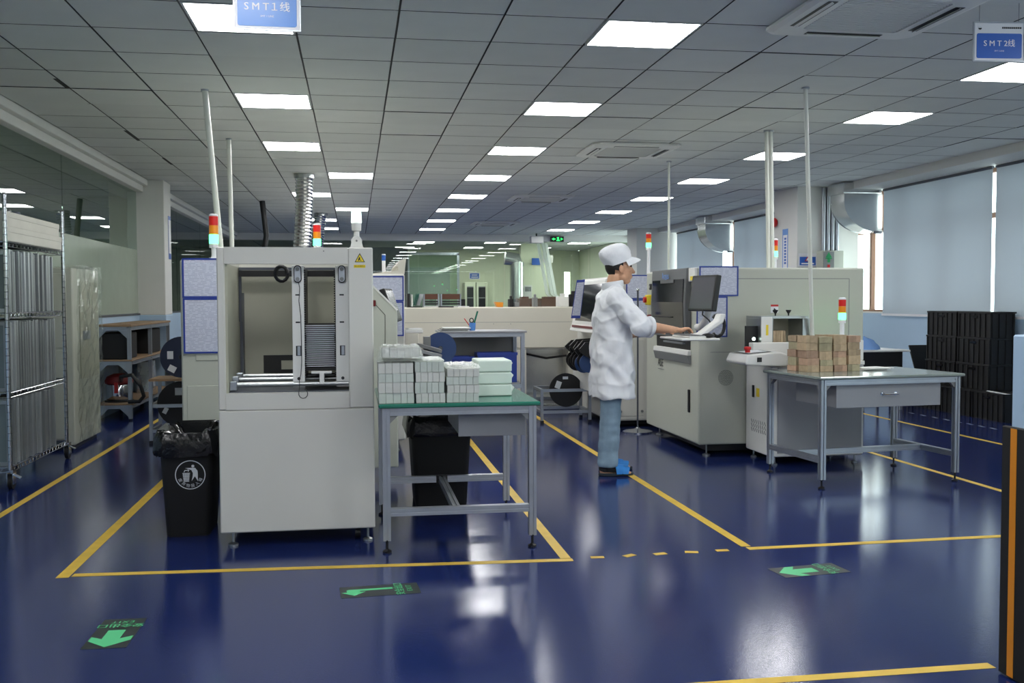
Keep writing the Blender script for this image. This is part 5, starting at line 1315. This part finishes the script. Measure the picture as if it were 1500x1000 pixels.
part('base', MB().lathe([(.16, 0), (.16, .015), (.14, .016)], (-2.67, 11.85, .194), 24), 'black', t)
part('head', MB().lathe([(.15, .0), (.155, .03), (.13, .08), (.06, .11), (.03, .112)], (-2.67, 11.85, .401), 24), 'red_dark', t, smooth=True)
part('clasp', MB().box(-2.69, -2.65, 11.695, 11.71, .30, .42), 'red', t)
part('hose', MB().tube([(-2.62, 11.72, .44), (-2.57, 11.50, .50), (-2.45, 11.47, .52), (-2.36, 11.48, .40), (-2.33, 11.49, .28), (-2.38, 11.49, .222), (-2.50, 11.52, .217)], .022, 10), 'black', t, smooth=True)
t = thing('foil_roll', 'big silver foil bundle standing under the left bench', 'foil', (-2.62, 13.0, .194))
random.seed(3); R = []
for k in range(9):
    z = .194+k*.048; R.append([(-2.67+(.115+random.uniform(-.008, .008))*math.cos(2*math.pi*i/28), 13.22+(.40+random.uniform(-.012, .012))*math.sin(2*math.pi*i/28), z) for i in range(28)])
part('bundle', MB().rings(R), 'foil', t, smooth=True)
solo('silver_bag', MB().rings([[(-2.12+(r+.01*math.sin(5*A))*math.cos(A)*.75, 12.6+(r+.01*math.sin(3*A))*math.sin(A), z) for A in [2*math.pi*i/28 for i in range(28)]] for r, z in ((.20, .0), (.24, .05), (.25, .35), (.24, .62), (.19, .80), (.10, .83))]), 'foil', 'tall crumpled silver foil bag between the bench and the reels', 'bag', smooth=True)

# ================================================================ ceiling poles
def pole(p0, p1, r, label, plate=.03, m='pipe_white'):
    t = thing('ceiling_pole', label, 'pole', p0, group='white conduit poles')
    part('pipe', MB().cyl(p0, p1, r, 12), m, t, smooth=True)
    part('ceiling_plate', MB().lathe([(plate, -.012), (plate, 0)], (p1[0], p1[1], p1[2]+.0), 16), 'alu', t)
c = onZ(300, 131, CEIL); p0 = onY(325, 366, 7.97)
pole((p0.x, 7.97, 1.625), (c.x, c.y, CEIL-.001), .023, 'slightly leaning white pole above the left signal tower')
c = onZ(335, 203, CEIL); pole((c.x+.02, c.y, z0+.0), (c.x, c.y, CEIL-.001), .023, 'white pole just right of the leaning pole')
c = onZ(1180, 128, CEIL); pole((onY(1191, 488, 7.6).x, 7.6, .84), (c.x, c.y, CEIL-.001), .016, 'slender white pole rising from the transfer unit to the ceiling')
c = onZ(1123, 191, CEIL); pole((c.x+.03, c.y, AZ1), (c.x, c.y, CEIL-.001), .020, 'left one of the close pair of white poles')
c = onZ(1129, 191, CEIL); pole((c.x+.03, c.y, AZ1), (c.x, c.y, CEIL-.001), .020, 'right one of the close pair of white poles')
c = onZ(980, 236, CEIL); pole((c.x, c.y, wz), (c.x, c.y, CEIL-.001), .014, 'thin white pole farther back right of the worker')
c = onZ(384, 294, CEIL)
solo('black_hose', MB().tube([(c.x+.02, c.y, 1.45), (c.x-.02, c.y, 1.9), (c.x+.06, c.y, 2.4), (c.x, c.y, CEIL-.001)], .045, 12), 'black', 'black hose dropping from the ceiling left of the silver duct', 'hose', smooth=True)

# ================================================================ hanging line signs
def line_sign(c, w, h, rz, num, blue, label, header):
    t = thing('hanging_sign', label, 'sign', (c[0], c[1], c[2]-h/2), rz, 'hanging line signs')
    part('board', MB().box(-w/2, w/2, -.004, .004, 0, h), 'sign_white', t, .002, local=True)
    part('frame', MB().box(-w/2-.006, w/2+.006, -.007, .007, -.006, 0).box(-w/2-.006, w/2+.006, -.007, .007, h, h+.006).box(-w/2-.006, -w/2, -.007, .007, 0, h).box(w/2, w/2+.006, -.007, .007, 0, h), 'alu', t, local=True)
    ht = h*.76 if header else h*.9
    r = .01; x0, x1, z0_, z1_ = -w/2+.012, w/2-.012, .012, .012+ht-.02
    pts = []
    for (cx, cz, a0) in ((x1-r, z1_-r, 0), (x0+r, z1_-r, 1), (x0+r, z0_+r, 2), (x1-r, z0_+r, 3)):
        for k in range(5): A = (a0+k/4)*math.pi/2; pts.append((cx+r*math.cos(A), cz+r*math.sin(A)))
    part('blue_field', MB().prism(pts, 'y', -.0055, -.0042), blue, t, local=True)
    zc = (z0_+z1_)/2
    part('lettering', text_mb('S M T'+('１' if num == '1' else ' '+num)+'线', h*.21, (0, -.0055, zc+.012), (1, 0, 0), (0, 0, 1), lift=.0008, bold=.015), 'sign_white', t, local=True)
    part('small_lettering', text_mb('SMT '+num+' LINE', h*.055, (0, -.0055, zc-.028), (1, 0, 0), (0, 0, 1), lift=.0008), 'sign_white', t, local=True)
    lg = part('logo', MB().cyl((-w/2+.03, -.0052, h-.028), (-w/2+.03, -.0042, h-.028), .010, 20), 'label_white', t, local=True)
    part('logo_dark_half', MB().prism([(-w/2+.03+.010*math.cos(A), h-.028+.010*math.sin(A)) for A in [math.pi*(1+k/10) for k in range(11)]], 'y', -.0058, -.0053), 'ink', lg, local=True)
    mb = MB()
    for k in range(10): mb.box(w/2-.125+k*.0112, w/2-.125+k*.0112+.0085, -.0052, -.0042, h-.031, h-.0215)
    part('company_line', mb, 'ink', t, local=True)
    for s in (-1, 1): part('wire', MB().cyl((s*w*.4, 0, h+.006), (s*w*.4, 0, CEIL-(c[2]-h/2)), .0012, 5), 'alu_dark', t, local=True)
a, b = onY(342, 42, 4.55), onY(441, 43, 4.55)
line_sign(((a.x+b.x)/2, 4.55, a.z+.11), b.x-a.x-.012, .215, 0, '1', 'sign_blue_pale', 'blue hanging sign reading SMT 1 at the top left', True)
a, b = onY(1427, 88, 5.05), onY(1498, 91, 5.05)
line_sign(((a.x+b.x)/2, 5.05, a.z+.104), b.x-a.x-.014, .205, -.10, '2', 'sign_blue', 'blue hanging sign reading SMT 2 at the top right', True)

# ================================================================ crates, side table by the windows
crn = 0
def crate(x0, x1, y0, y1, z0, z1, label):
    t = thing('storage_crate', label, 'crate', ((x0+x1)/2, (y0+y1)/2, z0), group='black storage crates by the windows')
    mb = MB().box(x0+.012, x0+.018, y0+.012, y1-.012, z0+.003, z1-.02).box(x1-.018, x1-.012, y0+.012, y1-.012, z0+.003, z1-.02).box(x0+.018, x1-.018, y0+.012, y0+.018, z0+.003, z1-.02).box(x0+.018, x1-.018, y1-.018, y1-.012, z0+.003, z1-.02).box(x0+.012, x1-.012, y0+.012, y1-.012, z0, z0+.003)
    part('shell', mb, 'crate', t)
    part('rim', MB().box(x0, x0+.02, y0, y1, z1-.022, z1-.001).box(x1-.02, x1, y0, y1, z1-.022, z1-.001).box(x0+.0201, x1-.0201, y0, y0+.02, z1-.022, z1-.001).box(x0+.0201, x1-.0201, y1-.02, y1, z1-.022, z1-.001), 'crate', t, .003)
    n = 6
    for k in range(n+1):
        y = y0+.02+(y1-y0-.04)*k/n; part('rib', MB().box(x0+.002, x0+.0119, y-.008, y+.008, z0+.004, z1-.0225), 'crate', t)
    for k in range(4):
        x = x0+.03+(x1-x0-.06)*k/3; part('rib', MB().box(x-.008, x+.008, y0+.002, y0+.0119, z0+.004, z1-.0225), 'crate', t)
    ym = (y0+y1)/2; part('hand_grip', MB().box(x0-.002, x0+.0019, ym-.06, ym+.06, z1-.07, z1-.045), 'black_gloss', t)
    part('lid', MB().box(x0+.021, x1-.021, y0+.021, y1-.021, z1-.012, z1-.002), 'crate', t)
    return t
for k in range(4): 
    y0 = 9.60+k*.58; crate(6.83, 7.24, y0, y0+.57, 0, .31, 'black floor crate, %s from the right by the windows' % ORD[k])
zz = [.31, .60, .895, 1.185]
for k in range(3):
    for q in range(2):
        y0 = 9.95+q*.63; crate(6.90+.008*k, 7.23, y0+random.uniform(0, .01), y0+.615, zz[k]+.0005, zz[k+1], 'black crate in the %s layer of the stack, %s' % (('lowest raised', 'middle', 'top')[k], ('right one', 'left one')[q]))
for k in range(3):
    solo('paper_sheet', MB().obox((6.865+.004*k, 9.66+k*.10, .3115+k*.0022), (.028, .012*k, 0), (.004, .09, 0), (0, 0, .001)), 'paper', 'loose white sheet on the front floor crates, %s from the right' % ORD[k], 'paper', 'papers on the floor crates')
t = thing('tilted_tray', 'dark tray leaning on the crate stack', 'tray', (6.98, 11.42, .31))
part('tray', MB().obox((7.0, 11.42, .55), (.13, 0, 0), (0, .10, .20), (0, -.008, .004)), 'black', t, .005)
part('paper', MB().obox((6.90, 11.36, .37), (.04, 0, .005), (0, .10, .03), (0, 0, .001)), 'paper', t)
t = thing('side_table', 'small white-topped table with dark front by the blue wall', 'table', (6.25, 11.2, 0))
part('top', MB().box(5.92, 6.56, 10.95, 11.6, .70, .72), 'plastic_white', t, .004)
part('drawer_box', MB().box(5.97, 6.48, 10.99, 11.55, .46, .699), 'black', t)
for x in (5.98, 6.47):
    for y in (11.0, 11.54): part('leg', MB().box(x-.015, x+.015, y-.015, y+.015, 0, .459), 'alu', t)
random.seed(8); R = []
for k in range(7):
    u = k/6; r = .17*(1-u)**.6+.012
    R.append([(6.12+r*1.1*math.cos(2*math.pi*i/22)+random.uniform(-.012, .012), 11.25+r*math.sin(2*math.pi*i/22)+random.uniform(-.012, .012), .7212+u*.15+(random.uniform(-.01, .01) if k else 0)) for i in range(22)])
solo('cloth_heap', MB().rings(R), 'blue_cloth', 'crumpled blue cloth heap on the small white table', 'cloth', smooth=True)
solo('paper_sheet', MB().box(6.25, 6.55, 10.97, 11.2, .7212, .724), 'paper', 'white sheet beside the blue cloth heap', 'paper')

# ================================================================ behind the far partition
def back_cabinet(px0, px1, py0, label):
    a, b = onY(px0, py0, 31.5), onY(px1, py0, 31.5)
    t = thing('glass_cabinet', label, 'cabinet', ((a.x+b.x)/2, 31.8, 0), group='glazed cabinets in the back room')
    part('body', MB().box(a.x-.07, b.x+.07, 31.5, 32.1, 0, a.z+.1), 'plaster_green', t, .01)
    part('door_glass', MB().box(a.x, b.x, 31.485, 31.4995, .5, a.z-.05), 'screen_glass', t)
    for z in (1.0, 1.4, 1.75): part('shelf_line', MB().box(a.x, b.x, 31.475, 31.4848, z, z+.03), 'plastic_grey', t)
back_cabinet(684, 693.5, 418, 'left of two glazed cabinets seen through the far glass')
back_cabinet(701, 711, 418, 'right of two glazed cabinets seen through the far glass')
def wallsign(px0, py0, px1, py1, Y, m, label, border='sign_white', txt=None):
    a, b = onY(px0, py0, Y), onY(px1, py1, Y)
    t = thing('notice_board', label, 'sign', ((a.x+b.x)/2, Y, b.z))
    part('board', MB().box(a.x, b.x, Y-.02, Y-.001, b.z, a.z), border, t)
    dx = (b.x-a.x)*.08; dz = (a.z-b.z)*.12
    part('field', MB().box(a.x+dx, b.x-dx, Y-.024, Y-.0201, b.z+dz, a.z-dz), m, t)
    part('text_bar', MB().box(a.x+2.5*dx, b.x-2*dx, Y-.027, Y-.0241, b.z+2.2*dz, b.z+3.2*dz).box(a.x+3*dx, b.x-3*dx, Y-.027, Y-.0241, a.z-3.6*dz, a.z-2.6*dz), border, t)
wallsign(687, 399, 703, 409, 32.19, 'sign_blue', 'small blue sign on the pale wall through the far glass')
wallsign(779, 378, 794, 388, 28.29, 'sign_blue', 'dark blue board hanging in the back room', 'sign_blue')
wallsign(795, 373.5, 810, 384.5, 28.29, 'machine', 'pale square board hanging in the back room', 'machine')
t = thing('back_room_duct', 'silver vertical duct rising in the back room', 'duct', (4.5, 28.0, 0))
a = onY(757, 400, 28.0); part('pipe', MB().cyl((a.x, 28.0, 0), (a.x, 28.0, onY(757, 384, 28).z), .20, 20), 'galv', t, smooth=True)
part('elbow', MB().tube([(a.x, 28, onY(757, 386, 28).z), (a.x, 28, onY(757, 383, 28).z+.05), (a.x-.35, 28, onY(757, 382, 28).z+.08)], .19, 16), 'galv', t, smooth=True)
a = onY(767, 417.5, 28.2); b = onY(779, 436, 28.2)
t = thing('meter_cabinet', 'grey meter box on a pier in the back room', 'box', ((a.x+b.x)/2, 28.25, b.z))
part('case', MB().box(a.x, b.x, 28.15, 28.299, b.z, a.z), 'plastic_white', t)
part('panel', MB().box(a.x+.03, b.x-.03, 28.14, 28.1499, (a.z+b.z)/2, a.z-.05), 'plastic_grey', t)
for k, px in enumerate((800, 810, 818)):
    a = onY(px-14, 384, 27.2); solo('curtain_strip', MB().prism([(a.x, CEIL-.002), (a.x+.08, CEIL-.002), (a.x+.35, 1.5), (a.x+.8, 1.1), (a.x+.72, 1.1), (a.x+.27, 1.5)], 'y', 27.2+k*.3, 27.28+k*.3), 'clear_film', 'pale looped plastic curtain in the back room, %s from the left' % ORD[k], 'curtain', 'plastic curtains in the back room')
for k, (px0, px1) in enumerate(((760, 781), (793, 830))):
    a, b = onY(px0, 437, 26.5), onY(px1, 448, 26.5)
    solo('dark_machine', MB().box(a.x, b.x, 26.5, 27.1, 0, a.z).box(a.x+.1, b.x-.1, 26.6, 27.0, a.z, a.z+.05), 'wood_brown', 'dark brown machine in the back room, %s one' % ('left', 'right')[k], 'machine', 'dark machines in the back room', .01)
# exit signs and projector box at the far beam
a, b = onY(807, 346, YB-.2), onY(826, 354, YB-.2)
t = thing('exit_sign', 'glowing green exit sign on the far beam', 'sign', ((a.x+b.x)/2, YB-.17, b.z))
part('case', MB().box(a.x, b.x, YB-.2, YB-.101, b.z, a.z), 'black', t)
zc = (a.z+b.z)/2; xc_ = (a.x+b.x)/2
part('glowing_figure', MB().prism([(xc_-.03, zc-.05), (xc_+.0, zc), (xc_-.02, zc+.04), (xc_+.04, zc+.05), (xc_+.04, zc-.0), (xc_+.07, zc-.05)], 'y', YB-.203, YB-.2005).prism([(a.x+.02, zc), (a.x+.08, zc+.035), (a.x+.08, zc+.012), (xc_-.05, zc+.012), (xc_-.05, zc-.012), (a.x+.08, zc-.012), (a.x+.08, zc-.035)], 'y', YB-.203, YB-.2005).prism([(b.x-.02, zc), (b.x-.08, zc+.035), (b.x-.08, zc+.012), (xc_+.08, zc+.012), (xc_+.08, zc-.012), (b.x-.08, zc-.012), (b.x-.08, zc-.035)], 'y', YB-.203, YB-.2005), 'exit_glow', t)
a, b = onY(777, 346, YB-.6), onY(795, 356, YB-.6)
t = thing('projector', 'pale ceiling-hung box beside the exit sign', 'projector', ((a.x+b.x)/2, YB-.6, b.z))
part('case', MB().box(a.x, b.x, YB-.7, YB-.45, b.z, a.z), 'plastic_white', t, .01)
part('hanger', MB().cyl(((a.x+b.x)/2, YB-.58, a.z), ((a.x+b.x)/2, YB-.58, CEIL-.001), .02, 8), 'black', t)
# poster column strip near far pillar (blue edge)
a = onY(941, 368, 21.8); b = onY(944, 402, 21.8)
# ================================================================ the worker
def remesh(mb, voxel, smooth_it=4, name='body', disp=None):
    me = mesh_from(mb, name)
    ob = bpy.data.objects.new('tmp', me); COL.objects.link(ob)
    rm = ob.modifiers.new('r', 'REMESH'); rm.mode = 'VOXEL'; rm.voxel_size = voxel; rm.use_smooth_shade = True
    if smooth_it:
        s = ob.modifiers.new('s', 'SMOOTH'); s.factor = .5; s.iterations = smooth_it
    dg = bpy.context.evaluated_depsgraph_get(); dg.update()
    out = bpy.data.meshes.new_from_object(ob.evaluated_get(dg)); out.name = name
    bpy.data.objects.remove(ob); bpy.data.meshes.remove(me)
    if disp:
        ns = [v.normal.copy() for v in out.vertices]
        for v, n in zip(out.vertices, ns): v.co += n*disp(v.co, n)
    out.shade_smooth()
    return out
from mathutils import noise as mnoise
WK = thing('person', 'worker in white coat and white cap standing at the printing machine, typing', 'person', (1.925, 7.36, 0))
def wpart(name, me, m, parent=None, label=None):
    me.materials.clear(); me.materials.append(MATS[m]); o = bpy.data.objects.new(name, me); COL.objects.link(o); o.parent = parent or WK
    if label: o['label'] = label
    return o
# --- body: head, neck, trunk, arms with hands, legs and feet in one surface
B = MB()
hc = Vector((.070, 0, 1.585))
ry = Matrix.Rotation(math.radians(8), 3, 'Y')
B.ell(hc+Vector((-.012, 0, .020)), (.092, .075, .098), ry)                  # skull
B.ell(hc+Vector((.040, 0, -.045)), (.058, .058, .082), ry)                  # face
B.ell(hc+Vector((.052, 0, -.105)), (.036, .036, .030))                      # chin
B.ell(hc+Vector((.010, 0, -.078)), (.058, .060, .045))                      # jaw
B.cap(hc+Vector((.092, 0, -.008)), .010, hc+Vector((.112, 0, -.042)), .014)  # nose
B.ell(hc+Vector((.110, 0, -.046)), (.010, .017, .009))
B.ell(hc+Vector((.084, 0, .018)), (.018, .045, .012))                       # brow
for s in (-1, 1):
    B.ell(hc+Vector((.058, s*.038, -.032)), (.026, .020, .022))             # cheek
    er = Matrix.Rotation(s*.35, 3, 'Z')
    B.ell(hc+Vector((-.005, s*.079, -.022)), (.018, .009, .031), er)        # ear
B.ell(hc+Vector((.091, 0, -.073)), (.012, .024, .007)); B.ell(hc+Vector((.088, 0, -.086)), (.012, .022, .008))
B.cap((.035, 0, 1.50), .055, (.004, 0, 1.38), .050)                         # neck
B.ell((.0, 0, 1.22), (.10, .155, .20)); B.ell((.0, 0, 1.0), (.11, .15, .18)); B.ell((-.01, 0, .86), (.115, .16, .12))
SH, EL, WR = {}, {}, {}
SH[-1], EL[-1], WR[-1] = Vector((.0, -.175, 1.345)), Vector((.175, -.265, 1.135)), Vector((.44, -.185, 1.105))
SH[1], EL[1], WR[1] = Vector((.0, .175, 1.345)), Vector((.14, .27, 1.055)), Vector((.385, .16, 1.09))
for s in (-1, 1):
    B.cap(SH[s], .052, EL[s], .043); m1 = EL[s].lerp(WR[s], .3)
    B.cap(EL[s], .042, m1, .043); B.cap(m1, .043, WR[s], .027)
def hand(mb, w, d, side):
    """palm and five bent fingers, palm down; d: forearm direction"""
    d = Vector(d).normalized(); lat = Vector((0, 0, 1)).cross(d).normalized()*(1 if side > 0 else -1)   # toward the thumb side flipped below
    up = Vector((0, 0, 1)); th = -lat                                                                   # thumb points to the body's midline
    p = w+d*.012
    mb.ell(w+d*.052, (.050, .040, .017), Matrix((d, lat, d.cross(lat))).transposed())
    mb.cap(w, .025, w+d*.03, .022)
    for k, (off, ln) in enumerate(((-.030, .064), (-.010, .074), (.010, .070), (.029, .056))):
        q = w+d*.088+lat*off+up*.004
        k1 = q+d*ln*.42+up*.012+lat*off*.10; k2 = k1+d*ln*.36-up*.014; k3 = k2+d*ln*.20-up*.020
        mb.cap(q-d*.02, .0105, k1, .0095, 10); mb.cap(k1, .0095, k2, .0085, 10); mb.cap(k2, .0085, k3, .0072, 10)
    a = w+d*.028+th*.030; b = a+d*.032+th*.022-up*.008; c = b+d*.030+th*.004-up*.010
    mb.cap(a-d*.012+lat*.01, .0150, b, .0115, 10); mb.cap(b, .0110, c, .0085, 10)
hand(B, WR[-1], (1, .12, -.05), -1)
hand(B, WR[1], (1, -.25, -.06), 1)
HIP = {-1: Vector((-.02, -.09, .88)), 1: Vector((-.005, .09, .88))}
KN = {-1: Vector((-.02, -.10, .48)), 1: Vector((.03, .105, .48))}
AN = {-1: Vector((-.045, -.105, .085)), 1: Vector((.02, .15, .085))}
for s in (-1, 1):
    B.cap(HIP[s], .078, KN[s], .054); B.cap(KN[s], .054, AN[s].lerp(KN[s], .5), .055); B.cap(AN[s].lerp(KN[s], .5), .054, AN[s], .036)
    f = AN[s]+Vector((.0, 0, -.045))
    B.cap(f+Vector((-.035, 0, -.002)), .030, f+Vector((.06, 0, .004)), .034); B.cap(f+Vector((.06, 0, .0)), .036, f+Vector((.13, 0, -.012)), .030)
    for k in range(5): B.cap(f+Vector((.13, (k-2)*.014, -.014)), .011, f+Vector((.172-abs(k-1)*.007, (k-2)*.0145, -.018)), .0085, 8)
body = wpart('body', remesh(B, .0052, 3), 'skin')
# eyes, brows, mouth
for s in (-1, 1):
    wpart('eye', mesh_from(MB().ell(hc+Vector((.0845, s*.031, .003)), (.008, .013, .0065)), 'eye', smooth=True), 'ink')
    wpart('eyebrow', mesh_from(MB().ell(hc+Vector((.092, s*.032, .022)), (.006, .018, .0035)), 'eyebrow', smooth=True), 'hair')
wpart('mouth', mesh_from(MB().ell(hc+Vector((.099, 0, -.079)), (.006, .021, .0028)), 'mouth', smooth=True), 'lip')
# hair below the cap
H = MB().ell(hc+Vector((-.018, 0, .012)), (.0945, .0785, .100), ry)
hm = mesh_from(H, 'hair', smooth=True)
bm = bmesh.new(); bm.from_mesh(hm)
bmesh.ops.delete(bm, geom=[v for v in bm.verts if (v.co.x > hc.x+.045) or v.co.z < hc.z-.075 or (v.co.x > hc.x+.012 and v.co.z < hc.z+.012) or (v.co.x > hc.x-.03 and v.co.z < hc.z-.035)], context='VERTS')
bm.to_mesh(hm); bm.free(); wpart('hair', hm, 'hair')
# cap: puffed crown, band and brim
Cp = MB(); R = []
cc = hc+Vector((-.006, 0, .040)); tl = Matrix.Rotation(math.radians(-19), 3, 'Y')
for (u, z) in ((1.0, -.016), (1.03, -.004), (1.07, .02), (1.13, .048), (1.13, .078), (1.03, .106), (.80, .126), (.45, .136), (.05, .139)):
    ring = []
    for k in range(48):
        A = 2*math.pi*k/48; wv = 1+.025*math.sin(A*11+z*60)*(1 if .01 < z < .11 else .3)+.02*math.sin(A*5+z*30)
        back = -.020*max(0, (z-.0)/.1) if z < .1 else -.020
        p = Vector((.104*u*wv*math.cos(A)+back, .088*u*wv*math.sin(A), z)); ring.append(cc+tl @ p)
    R.append(ring)
Cp.rings(R, False)
cap_o = wpart('cap', mesh_from(Cp, 'cap', smooth=True), 'coat', label='white cloth work cap')
br = MB(); R = []
for (ext, dz) in ((.0, .008), (.032, -.008), (.064, -.032), (.066, -.036), (.032, -.013), (.0, .002)):
    ring = []
    for k in range(17):
        A = math.radians(-72+144*k/16); e = ext*max(0, math.cos(A*1.1))**.6
        ring.append(cc+tl @ Vector(((.102+e)*math.cos(A), (.087+e*.5)*math.sin(A), -.006+dz-.012*(ext/.06)*abs(math.sin(A)))))
    R.append(ring)
for j in range(len(R)-1): br.add(R[j]+R[j+1], [(i, i+1, 17+i+1, 17+i) for i in range(16)])
wpart('brim', mesh_from(br, 'brim', smooth=True), 'coat', cap_o)
# coat
Cb = MB(); R = []; N = 40
prof_ = [(.595, .016, .165, .235), (.70, .014, .160, .228), (.82, .010, .156, .222), (.93, .006, .150, .214), (1.03, .006, .146, .208), (1.14, .010, .142, .208), (1.24, .012, .134, .212), (1.31, .012, .120, .210), (1.36, .010, .102, .178), (1.395, .012, .086, .128), (1.42, .014, .076, .090), (1.462, .020, .070, .074)]
for (z, cx, rx, ryy) in prof_:
    ring = []
    for k in range(N):
        A = 2*math.pi*k/N; ca, sa = math.cos(A), math.sin(A)
        ring.append((cx+rx*math.copysign(abs(ca)**.8, ca), ryy*math.copysign(abs(sa)**.85, sa), z+(.01*ca if z > 1.4 else 0)))
    R.append(ring)
Cb.rings(R)
for s in (-1, 1):
    sh = SH[s]+Vector((.005, s*.005, -.005)); el = EL[s]
    Cb.cap(sh, .080, sh.lerp(el, .6)+Vector((-.005, 0, -.008)), .080); Cb.cap(sh.lerp(el, .55), .080, el+Vector((.0, 0, -.004)), .074)
    dd = (WR[s]-el).normalized(); Cb.cap(el, .072, el+dd*.035, .066); Cb.tube([el+dd*.01, el+dd*.075], [.070, .072], 20)
def folds(p, n):
    f = .011*mnoise.noise(Vector((p.x*9, p.y*9, p.z*4.5)))+.009*mnoise.noise(Vector((p.x*16+3, p.y*16, p.z*13)))
    if p.z < 1.1 and abs(p.y) < .24: f += .006*math.sin(math.atan2(p.y, p.x)*7+p.z*5)*min(1, (1.1-p.z)*2.2)
    diag = math.sin((p.z*26+p.x*34)+2.5*mnoise.noise(p*6)); f += .006*diag*(1 if .7 < p.z < 1.25 else .35)
    rdg = 1-abs(mnoise.noise(Vector((p.x*5+p.z*3, p.y*6, p.z*6.5-p.x*4)))); f += .007*rdg**8-.002
    cr = mnoise.noise(Vector((p.x*24, p.y*24, p.z*20))); f += .003*cr
    return f
coat_me = remesh(Cb, .0085, 3, 'coat', folds)
# open the hem, neck and cuffs so that they end as cloth edges
bm = bmesh.new(); bm.from_mesh(coat_me)
kill = [f for f in bm.faces if (f.normal.z < -.75 and f.calc_center_median().z < .625) or (f.normal.z > .75 and f.calc_center_median().z > 1.445)]
bmesh.ops.delete(bm, geom=kill, context='FACES'); bm.to_mesh(coat_me); bm.free(); coat_me.shade_smooth()
coat_o = wpart('coat', coat_me, 'coat', label='white knee-length work coat with rolled sleeves')
for s in (-1, 1):
    dd = (WR[s]-EL[s]).normalized(); c0 = EL[s]+dd*.055
    wpart('rolled_cuff', mesh_from(MB().tube([c0-dd*.012, c0-dd*.006, c0+dd*.016, c0+dd*.022, c0+dd*.018], [.073, .080, .079, .072, .05], 24, False), 'rolled_cuff', smooth=True), 'coat', coat_o)
wpart('collar', mesh_from(MB().rings([[Vector((.018+r*1.02*math.cos(A), r*1.06*math.sin(A), z-.02*math.cos(A)*-1*.6)) for A in [2*math.pi*k/32 for k in range(32)]] for r, z in ((.076, 1.415), (.083, 1.43), (.081, 1.47), (.072, 1.473), (.066, 1.44))], False), 'collar', smooth=True), 'coat', coat_o)
# jeans
J = MB()
J.ell((-.012, 0, .84), (.125, .17, .12))
for s in (-1, 1):
    J.cap(HIP[s]+Vector((0, 0, -.02)), .098, KN[s]+Vector((.0, 0, .02)), .079); J.cap(KN[s]+Vector((0, 0, .02)), .079, AN[s]+Vector((.0, 0, .07)), .076)
    J.tube([AN[s]+Vector((.0, 0, .12)), AN[s]+Vector((.0, 0, -.015))], [.075, .078], 20)
def jf(p, n): return .006*mnoise.noise(Vector((p.x*14, p.y*14, p.z*10)))+.005*mnoise.noise(Vector((p.x*7, p.y*7, p.z*24)))
wpart('jeans', remesh(J, .0085, 3, 'jeans', jf), 'denim', label='faded blue jeans')
# slippers
for s in (-1, 1):
    f = Vector((AN[s].x, AN[s].y, 0)); sole = []
    for k in range(28):
        A = 2*math.pi*k/28; x = math.cos(A); y = math.sin(A)
        sole.append((f.x+.062+.137*x, f.y+(.046+.010*x-.008*math.sin(x*3))*y))
    so = wpart('slipper', mesh_from(MB().prism(sole, 'z', .001, .024), 'slipper', bevel=.004), 'slipper_sole', label='bright blue strap slipper')
    for (x0, x1, h0) in ((.055, .10, .088), (.105, .145, .072)):
        st = MB(); R = []
        for x in (x0, x1):
            for rr_ in (0, .005):
                ring = []
                for k in range(13):
                    A = math.pi*k/12; hh = h0-(x-x0)*.25
                    ring.append((f.x+x+(.02*math.sin(A) if x == x1 else -.01*math.sin(A)), f.y+(.050+rr_)*math.cos(A), .018+(hh+rr_-.018)*math.sin(A)**.8))
                R.append(ring)
        for (i, j) in ((0, 1), (1, 3), (3, 2), (2, 0)): st.add(list(R[i])+list(R[j]), [(k, k+1, 14+k, 13+k) for k in range(12)])
        wpart('strap', mesh_from(st, 'strap', smooth=True), 'slipper_blue', so)
    wpart('sock', mesh_from(MB().cap(f+Vector((-.03, 0, .052)), .036, f+Vector((.10, 0, .045)), .037).cap(f+Vector((.06, 0, .045)), .038, f+Vector((.135, 0, .040)), .031).cap(f+Vector((-.005, 0, .06)), .042, f+Vector((0, 0, .12)), .044), 'sock', smooth=True), 'sock')
# wrist strap on the far arm
dd = (WR[1]-EL[1]).normalized(); c0 = EL[1].lerp(WR[1], .62)
wpart('wrist_strap', mesh_from(MB().tube([c0-dd*.012, c0+dd*.012], [.042, .041], 20), 'wrist_strap', smooth=True), 'sign_blue', label='blue wrist strap')
